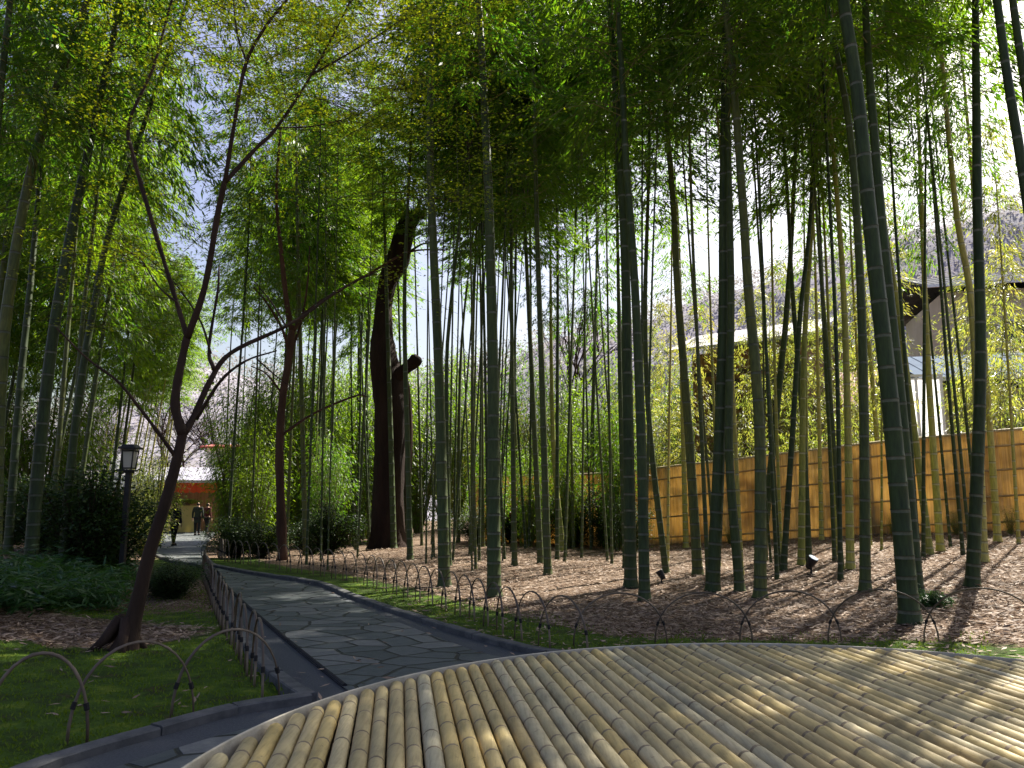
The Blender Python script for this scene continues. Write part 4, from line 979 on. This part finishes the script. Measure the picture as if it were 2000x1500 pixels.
row(catmull(rrow, 4), .44, .60, .48, '%s hoop from the bench in the row on the right side of the path', 'hoops along the right side of the path', 36)
frow = [Vector((p.x, p.y, 0)) for p in GL([(1120, 1262), (1310, 1256), (1470, 1256), (1640, 1254), (1850, 1256), (2060, 1262)])]
row(catmull(frow, 4), .80, .92, .47, '%s wide thin hoop from the path in the row behind the bench', 'wide hoops behind the bench', 6, .008)

# ---------------------------------------------------------------- reed fence
d = (FB - FA); Lf = d.length; d.normalize(); root = empty('reed_fence', (FA.x, FA.y, 0), math.atan2(d.y, d.x))
tag(root, 'tall golden reed screen fence with dark horizontal poles along the back of the grove', 'fence')
nseg = 60; FH = 2.08
def fz(s): p = FA + d * s; return terrain(p.x, p.y)
mb = MB(); n = 420
vs = []
for i in range(n + 1):
    s = Lf * i / n; z = fz(s); wv = .012 * math.sin(i * 2.4) + .006 * mnoise.noise((i * .8, 0, 0))
    vs += [(s, wv - .02, z - .1), (s, wv - .02, z + FH), (s, wv + .02, z + FH), (s, wv + .02, z - .1)]
fs = [(i * 4 + a, i * 4 + b, (i + 1) * 4 + b, (i + 1) * 4 + a) for i in range(n) for a, b in ((0, 1), (1, 2), (2, 3))]
mb.add(vs, fs); mb.build('reed_panel', M['reed'], root)
for hh in (.18, .72, 1.26, 1.76):
    for sgn in (1,):
        mb = MB(); mb.tube([(Lf * i / 40, .065 * sgn, fz(Lf * i / 40) + hh + .012 * math.sin(i * 1.3)) for i in range(41)], .022, 8); mb.build('rail', M['rail'], root, True)
mb = MB(); mb.tube([(Lf * i / 40, 0, fz(Lf * i / 40) + FH + .01) for i in range(41)], .032, 8); mb.build('top_pole', M['hoop_pale'], root, True)
for i in range(13):
    s = .1 + (Lf - .2) * i / 12; mb = MB(); mb.tube([(s, -.07, fz(s) - .1), (s, -.07, fz(s) + FH + .03)], .04, 8); mb.build('post', M['dark_wood'], root, True)

# ---------------------------------------------------------------- lantern post
b = Vector(((256 - 1000) / FPX * 13.0, 13.0, 0)); b.z = terrain(b.x, b.y)
root = empty('lantern_post', b); tag(root, 'dark garden lantern with pale panes on a square post among the shrubs', 'lamp')
zt = P(256, 868, 13).z - b.z; kx = 13 / FPX
mb = MB(); mb.box((0, 0, (zt - .45) / 2), (.085, .085, zt - .45)); mb.box((0, 0, .06), (.16, .16, .12)); bev(mb.build('post', M['black'], root))
mb = MB(); mb.box((0, 0, zt - .44), (.215, .215, .03)); mb.box((0, 0, zt - .47), (.14, .14, .03)); bev(mb.build('collar', M['black'], root))
mb = MB(); zb, z1 = zt - .42, zt - .09
for sx in (-1, 1):
    for sy in (-1, 1): mb.tube([(sx * .072, sy * .072, zb), (sx * .098, sy * .098, z1)], .013, 6)
    mb.box((0, sx * .08, zb + .02), (.14, .02, .02)); mb.box((sx * .08, 0, zb + .02), (.02, .14, .02))
    mb.box((0, sx * .096, z1 - .02), (.19, .02, .03)); mb.box((sx * .096, 0, z1 - .02), (.02, .19, .03))
mb.build('lamp_frame', M['black'], root)
mb = MB(); mb.box((0, 0, (zb + z1) / 2), (.13, .13, z1 - zb - .01), taper=1.3); mb.build('pane', M['paper'], root)
mb = MB(); mb.box((0, 0, zt - .065), (.29, .29, .035)); mb.box((0, 0, zt - .025), (.25, .25, .045), taper=.72); bev(mb.build('lamp_roof', M['black'], root), .006)

# ---------------------------------------------------------------- garden spotlights
def spot(u, v, s, label, tilt, az):
    g = G(u, v); r = empty('spotlight', g, az); r.scale = (s, s, s); tag(r, label, 'spotlight', 'garden spotlights')
    mb = MB(); mb.tube([(0, 0, -.05), (0, 0, .10)], .018, 8); mb.box((0, 0, .005), (.12, .10, .02)); mb.build('stake', M['black'], r)
    dv = Vector((math.cos(tilt), 0, math.sin(tilt))); c = Vector((0, 0, .19))
    mb = MB(); mb.tube([c - dv * .11, c - dv * .09, c - dv * .02, c + dv * .08, c + dv * .10], [.035, .055, .065, .085, .088], 16); mb.build('lamp_head', M['black'], r, True)
    mb = MB(); mb.tube([c + dv * .101, c + dv * .106], [.08, .078], 16); mb.build('lens', M['lens'], r)
    mb = MB(); mb.tube([(0, -.075, .12), (0, -.095, .19)], .008, 6); mb.tube([(0, .075, .12), (0, .095, .19)], .008, 6); mb.tube([(0, -.075, .12), (0, .075, .12)], .008, 6); mb.build('bracket', M['black'], r)
spot(1585, 1122, .95, 'black garden spotlight with a pale lens tilted up on the sunlit litter', R(58), R(-50))
spot(1292, 1140, .72, 'low black stake light in the shade at the foot of the kicked bamboo', R(60), R(160))

# ---------------------------------------------------------------- houses
def house_box(root, x0, x1, y0, y1, z0, z1, mat, name='wall'):
    mb = MB(); mb.box(((x0 + x1) / 2, (y0 + y1) / 2, (z0 + z1) / 2), (x1 - x0, y1 - y0, z1 - z0)); return mb.build(name, mat, root)
def window(root, c, w, h, axis='y', mull=1):
    dd = (w, .06, h) if axis == 'y' else (.06, w, h); mb = MB(); t = .06
    cx, cy, cz = c
    for s in (-1, 1):
        if axis == 'y': mb.box((cx + s * (w / 2 - t / 2), cy, cz), (t, .08, h)); mb.box((cx, cy, cz + s * (h / 2 - t / 2)), (w - 2 * t, .08, t))
        else: mb.box((cx, cy + s * (w / 2 - t / 2), cz), (.08, t, h)); mb.box((cx, cy, cz + s * (h / 2 - t / 2)), (.08, w - 2 * t, t))
    for k in range(mull):
        o = -w / 2 + w * (k + 1) / (mull + 1)
        if axis == 'y': mb.box((cx + o, cy, cz), (.04, .07, h - 2 * t))
        else: mb.box((cx, cy + o, cz), (.07, .04, h - 2 * t))
    f = mb.build('window', M['trim'] if mull < 2 else M['dark_wood'], root)
    mb = MB()
    if axis == 'y': mb.box((cx, cy + .012, cz), (w - 2 * t, .02, h - 2 * t))
    else: mb.box((cx + .012, cy, cz), (.02, w - 2 * t, h - 2 * t))
    mb.build('pane', M['glass'], f)
def roof(root, x0, x1, y0, y1, z, rise, mat, ov=.5, along='x', th=.12):
    x0 -= ov; x1 += ov; y0 -= ov; y1 += ov; mb = MB()
    if along == 'x':
        ym = (y0 + y1) / 2; vs = []
        for x in (x0, x1): vs += [(x, y0, z), (x, ym, z + rise), (x, y1, z), (x, y1, z - th), (x, ym, z + rise - th), (x, y0, z - th)]
    else:
        xm = (x0 + x1) / 2; vs = []
        for y in (y0, y1): vs += [(x0, y, z), (xm, y, z + rise), (x1, y, z), (x1, y, z - th), (xm, y, z + rise - th), (x0, y, z - th)]
    mb.add(vs, [(0, 1, 7, 6), (1, 2, 8, 7), (2, 3, 9, 8), (3, 4, 10, 9), (4, 5, 11, 10), (5, 0, 6, 11), (0, 5, 4, 1), (1, 4, 3, 2), (6, 7, 10, 11), (7, 8, 9, 10)])
    o = mb.build('roof', mat, root)
    if along == 'x':
        n = int((x1 - x0) / .4); rb_ = MB()
        for i in range(1, n):
            x = x0 + (x1 - x0) * i / n
            for a, b_ in (((x, y0 + .02, z + .01), (x, ym, z + rise + .01)), ((x, ym, z + rise + .01), (x, y1 - .02, z + .01))): rb_.tube([a, b_], .018, 4)
        rb_.build('seam', mat, o)
    return o
# timber house behind the yellow bushes (rotated so the eave climbs to the right)
r = empty('timber_house', ((1430 - 1000) / FPX * 27, 27, 0), R(-38)); tag(r, 'brown timber house with pale metal roof behind the bamboos and fence', 'house')
house_box(r, -1.4, 2.6, 0, 4, 0, 6.6, M['brown_wall']); roof(r, -1.4, 2.6, 0, 4, 6.75, 1.0, M['roof_pale'], .7)

for x in (-.2, 1.6): window(r, (x, -.05, 5.0), 1.1, 1.1, 'y', 3)
for x in (-.3, 1.6): window(r, (x, -.05, 2.3), 1.3, 1.5, 'y', 3)
for z in (.9, 3.0, 4.2, 5.8):
    mb = MB(); mb.box((.6, -.06, z), (4.0, .08, .12)); mb.build('beam', M['dark_wood'], r)
# beige house right
r = empty('beige_house', ((1846 - 1000) / FPX * 24, 24, 0), R(-14)); tag(r, 'beige one-storey house with blue-grey metal roof and white side at the right edge', 'house')
house_box(r, 0, 9, 0, 7, 0, 4.75, M['beige']); ro = roof(r, 0, 9, 0, 7, 5.05, 1.4, M['roof_blue'], .75)
mb = MB(); mb.box((4.5, -.80, 5.0), (10.5, .09, .12)); mb.build('gutter', M['trim'], r)
window(r, (3.2, -.03, 2.6), 1.6, 1.3, 'y', 1); window(r, (6.8, -.03, 2.6), 1.6, 1.3, 'y', 1)
mb = MB(); mb.box((2.0, -.05, 3.0), (.08, .08, 3.6)); mb.build('downpipe', M['trim'], r)
r = empty('added_white_sheet', ((1800 - 1000) / FPX * 20.5, 20.5, 0), R(-6)); tag(r, 'added white translucent sheet glowing as the sunlit white side of the beige house, behind the fence', 'standin_wall')  # added sheet, backlit to stand in for the sunlit white house wall
mb = MB(); mb.add([(-.62, 0, 1.2), (.62, 0, 1.2), (.62, 0, 4.6), (-.62, 0, 4.6)], [(0, 1, 2, 3)]); mb.build('sheet', M['sheet'], r)
mb = MB()
for x in (-.64, 0, .64): mb.box((x, .04, 2.32), (.05, .05, 4.64))
mb.box((0, .04, 4.66), (1.34, .06, .06)); mb.box((0, .04, 1.18), (1.34, .06, .06)); mb.build('frame', M['trim'], r)
# red roof behind
r = empty('red_roofed_house', ((1822 - 1000) / FPX * 33, 33, 0), R(-20)); tag(r, 'small house with dull red roof between the white wall and the beige house', 'house')
house_box(r, -3, 4, 0, 5, 0, 5.4, M['brown_wall']); roof(r, -3, 4, 0, 5, 5.5, 1.9, M['roof_red'], .5); window(r, (0, -.03, 4.3), 1.4, 1.0)
# upper beige building
r = empty('tall_beige_house', ((1865 - 1000) / FPX * 36, 36, 0), R(-14)); tag(r, 'taller beige house with dark window and grey roof, above and behind the blue-roofed one', 'house')
house_box(r, 0, 12, 0, 7, 0, 11.2, M['beige']); roof(r, 0, 12, 0, 7, 11.4, 1.5, M['roof_dark'], .9)
mb = MB(); mb.box((6, -.95, 11.33), (13.9, .1, .14)); mb.build('gutter', M['trim'], r)
for x in (2.9, 5.4, 8.6): window(r, (x, -.03, 9.1), 1.3, 1.2)
# stall at the far end of the path
r = empty('market_stall', ((385 - 1000) / FPX * 42.5, 42.5, -.45), R(10)); tag(r, 'small stall with pale grey roof and bright red valance at the end of the path', 'stall')
r.scale = (1.2,) * 3
def rel(u, v, Y=42.5): p = P(u, v, Y); return (p.x - r.location.x) / 1.2, (p.z - r.location.z) / 1.2
x0, zt0 = rel(325, 938); x1, _ = rel(432, 938); _, zrg = rel(370, 915); _, zr0 = rel(370, 962)
roof(r, -1.5, 1.35, 0, 2.6, zt0, zrg - zt0 + .1, M['roof_lilac'], .25)
mb = MB()
n = 24; vs = []
for i in range(n + 1):
    x = -1.45 + 2.75 * i / n; yy = -.22 + .03 * math.sin(i * 1.9); vs += [(x, yy, zt0 - .06), (x, yy, zr0 - .03 * math.sin(i * 2.6))]
mb.add(vs, [(2 * i, 2 * i + 1, 2 * i + 3, 2 * i + 2) for i in range(n)]); o = mb.build('valance', M['red_cloth'], r); mo_ = o.modifiers.new('s', 'SOLIDIFY'); mo_.thickness = .01
house_box(r, -1.4, 1.25, 2.4, 2.5, 0, zt0, M['brown_wall'])
for x in (-1.4, 1.25):
    for y in (0, 2.3): mb = MB(); mb.box((x, y, zt0 / 2), (.1, .1, zt0 - .12)); mb.build('post', M['dark_wood'], r)
mb = MB(); mb.box((.95, .35, .8), (.55, .5, 1.55)); mb.build('side_panel', M['brown_wall'], r)
mb = MB(); mb.box((-.35, -.05, .62), (1.0, .1, 1.2), taper=1.12); bev(mb.build('counter_cloth', M['cream_cloth'], r), .02)
tag(empty('flower_tub', ((366 - 1000) / FPX * 42, 42.0, -.45 + 1.47)), 'bright green potted foliage on top of the cream stall counter', 'plant')
ft = [o_ for o_ in COL.objects if o_.name.startswith('flower_tub')][0]
mb = MB(); mb.tube([(0, .3, 0), (0, .3, .18)], [.2, .26], 14); mb.build('pot', M['dark_wood'], ft)
f = bpy.data.objects.new('foliage', SB[0].copy()); f.data.materials[0] = M['leaf_young']; COL.objects.link(f); f.parent = ft; f.location = (0, .3, .08); f.scale = (1.3, 1.0, .55)
# more houses behind the stall
r = empty('grey_roofed_hut', ((318 - 1000) / FPX * 46, 46, -.45), R(10)); tag(r, 'long grey-roofed hut left of the maple trunk, behind the stall', 'hut')
house_box(r, -3.2, 2.0, 0, 3, 0, 2.3, M['beige']); roof(r, -3.2, 2.0, 0, 3, 2.35, .9, M['roof_dark'], .4); window(r, (-1.4, -.03, 1.3), 1.3, 1.1)
r = empty('white_house', ((417 - 1000) / FPX * 54, 54, -.45), R(8)); tag(r, 'white house with small red-brown roof edge over the stall', 'house')
house_box(r, -.4, 1.6, 0, 6, 0, 5.4, M['white']); roof(r, -.4, 1.6, 0, 6, 5.45, .35, M['roof_red'], .4); window(r, (.55, -.03, 3.9), .7, 1.3)

# ---------------------------------------------------------------- people
def skin(name, V, E, Rd, mat, parent, sub=2):
    me = bpy.data.meshes.new(name); me.from_pydata(V, E, []); me.materials.append(mat)
    o = bpy.data.objects.new(name, me); COL.objects.link(o); o.parent = parent
    o.modifiers.new('skin', 'SKIN'); m = o.modifiers.new('sub', 'SUBSURF'); m.levels = sub; m.render_levels = sub
    sv = me.skin_vertices[0].data if me.skin_vertices else None
    if sv is None:
        me.attributes.new('skin_dummy', 'FLOAT', 'POINT')
    return o
def person(u, v, h, face, label, jacket, trousers, stride=.10, coat=False, arm_out=0.0, hat=None):
    g = G(u, v); root = empty('person', g, face); root.scale = (h / 1.7,) * 3; tag(root, label, 'person')
    import bmesh
    def sk(name, V, E, Rd, mat):
        bm = bmesh.new(); lay = bm.verts.layers.skin.verify(); vs = [bm.verts.new(p) for p in V]
        for a, b in E: bm.edges.new((vs[a], vs[b]))
        for x, rr in zip(vs, Rd): x[lay].radius = rr if hasattr(rr, '__len__') else (rr, rr)
        vs[0][lay].use_root = True
        me = bpy.data.meshes.new(name); bm.to_mesh(me); bm.free(); me.materials.append(mat)
        o = bpy.data.objects.new(name, me); COL.objects.link(o); o.parent = root
        m = o.modifiers.new('skin', 'SKIN'); m.use_smooth_shade = True; m2 = o.modifiers.new('sub', 'SUBSURF'); m2.levels = 1; m2.render_levels = 2
        return o
    s = stride
    V = [(0, 0, .93), (0, 0, 1.12), (0, 0, 1.32), (0, 0, 1.43), (0, 0, 1.50), (0, -.015, 1.60), (0, -.01, 1.67)]; E = [(i, i + 1) for i in range(6)]
    Rd = [(.15, .10), (.13, .09), (.17, .10), (.09, .07), .05, (.075, .095), (.06, .075)]
    V.append((0, -.115, 1.585)); E.append((5, 7)); Rd.append(.012)      # nose
    for sx in (-1, 1):
        f = s * sx; b = len(V); V += [(sx * .10, 0, .88), (sx * .11, -f * .6, .50), (sx * .115, -f * 1.1, .09), (sx * .12, -f * 1.1 - .14, .03)]
        E += [(0, b), (b, b + 1), (b + 1, b + 2), (b + 2, b + 3)]; Rd += [.085, .062, .042, .035]
        b = len(V); ao = arm_out if sx > 0 else 0; V += [(sx * .19, 0, 1.39), (sx * (.245 + ao * .6), .03, 1.12), (sx * (.26 + ao), -.05, .88), (sx * (.262 + ao), -.07, .80)]
        E += [(2, b), (b, b + 1), (b + 1, b + 2), (b + 2, b + 3)]; Rd += [.058, .043, .03, (.022, .034)]
        hb = b + 3
        for k in range(4):
            c = len(V); y = -.10 + .02 * k; V += [(sx * (.262 + ao), y, .755 - .006 * abs(k - 1)), (sx * (.255 + ao), y - .005, .715 - .008 * abs(k - 1))]; E += [(hb, c), (c, c + 1)]; Rd += [.009, .008]
        c = len(V); V += [(sx * (.25 + ao), -.12, .79), (sx * (.245 + ao), -.13, .76)]; E += [(hb, c), (c, c + 1)]; Rd += [.011, .009]
    sk('body', V, E, Rd, M['skin'])
    V = [(0, 0, .90), (0, 0, 1.12), (0, 0, 1.33), (0, 0, 1.44)]; E = [(0, 1), (1, 2), (2, 3)]; Rd = [(.18, .13), (.16, .12), (.20, .125), (.08, .08)]
    if coat: V.append((0, 0, .62)); E.append((0, 4)); Rd.append((.22, .17))
    for sx in (-1, 1):
        b = len(V); ao = arm_out if sx > 0 else 0; V += [(sx * .19, 0, 1.39), (sx * (.245 + ao * .6), .03, 1.12), (sx * (.26 + ao), -.045, .87)]; E += [(2, b), (b, b + 1), (b + 1, b + 2)]; Rd += [.075, .060, .048]
    sk('jacket', V, E, Rd, jacket)
    V = [(0, 0, .94)]; E = []; Rd = [(.155, .115)]
    for sx in (-1, 1):
        f = s * sx; b = len(V); V += [(sx * .10, 0, .86), (sx * .11, -f * .6, .50), (sx * .115, -f * 1.1, .10)]; E += [(0, b), (b, b + 1), (b + 1, b + 2)]; Rd += [.098, .078, .06]
    sk('trousers', V, E, Rd, trousers)
    sk('hair', [(0, .015, 1.64), (0, .03, 1.58), (0, .045, 1.50)], [(0, 1), (1, 2)], [(.088, .092), (.082, .075), (.06, .045)], M['hair'])
    for sx in (-1, 1):
        f = s * sx; mb = MB(); mb.box((sx * .118, -f * 1.1 - .06, .045), (.095, .27, .09), taper=.8); bev(mb.build('shoe', M['blackc'], root), .02, 3)
person(338, 1066, 1.70, R(170), 'person in black walking alone up the path by the maple trunk, arm held out', M['navy'], M['blackc'], .16, False, .10)
person(384, 1046, 1.66, R(185), 'person in a long dark green coat, left one of the pair before the stall', M['olive'], M['blackc'], .08, True)
person(403, 1045, 1.62, R(150), 'person in a dark maroon jacket, right one of the pair before the stall', M['maroon'], M['blackc'], .12, False)

# ---------------------------------------------------------------- hills
def hill(name, pts, y0, y1, seed):
    mb = MB(); nx, ny = 90, 14
    for j in range(ny):
        for i in range(nx):
            f = i / (nx - 1); x = -190 + 380 * f; t = j / (ny - 1); y = y0 + (y1 - y0) * t
            u = 1000 + x / y1 * FPX; zz = np.interp(u, [p[0] for p in pts], [p[1] for p in pts])
            top = (975 - zz) / FPX * y1
            z = top * S(t) + 2.2 * mnoise.noise((x * .06, y * .06, seed)) * t + 1.2 * mnoise.noise((x * .2, y * .2, seed)) * t - .5
            mb.v.append((x, y, z))
    mb.f = [(j * nx + i, j * nx + i + 1, (j + 1) * nx + i + 1, (j + 1) * nx + i) for j in range(ny - 1) for i in range(nx - 1)]; mb.m = [0] * len(mb.f)
    o = mb.build(name, M['hill'], None, True); tag(o, kind='structure'); return mb
hm = hill('hills', [(-600, 830), (100, 825), (240, 800), (330, 720), (400, 690), (470, 720), (700, 760), (950, 700), (1150, 640), (1350, 575), (1550, 500), (1750, 440), (1950, 380), (2600, 300)], 65, 130, 3)
rg = random.Random(31); out = ([], [], [], [], []); vv = hm.v
for _ in range(9000):
    p = vv[rg.randrange(90 * 2, len(vv))]
    if p[1] < 70: continue
    c = (p[0] + rg.uniform(-2.5, 2.5), p[1] + rg.uniform(-2.5, 2.5), p[2] + rg.uniform(0, 2.8))
    spray(rg, out, c, 12, .75, .0, .6, .12, (0, 0))
wo = bpy.data.objects.new('woods', leaf_mesh('woods', *out, [M['leaf_grey']])); COL.objects.link(wo)
tag(wo, 'grey-brown woods covering the far hillside', 'woods', kind='stuff')
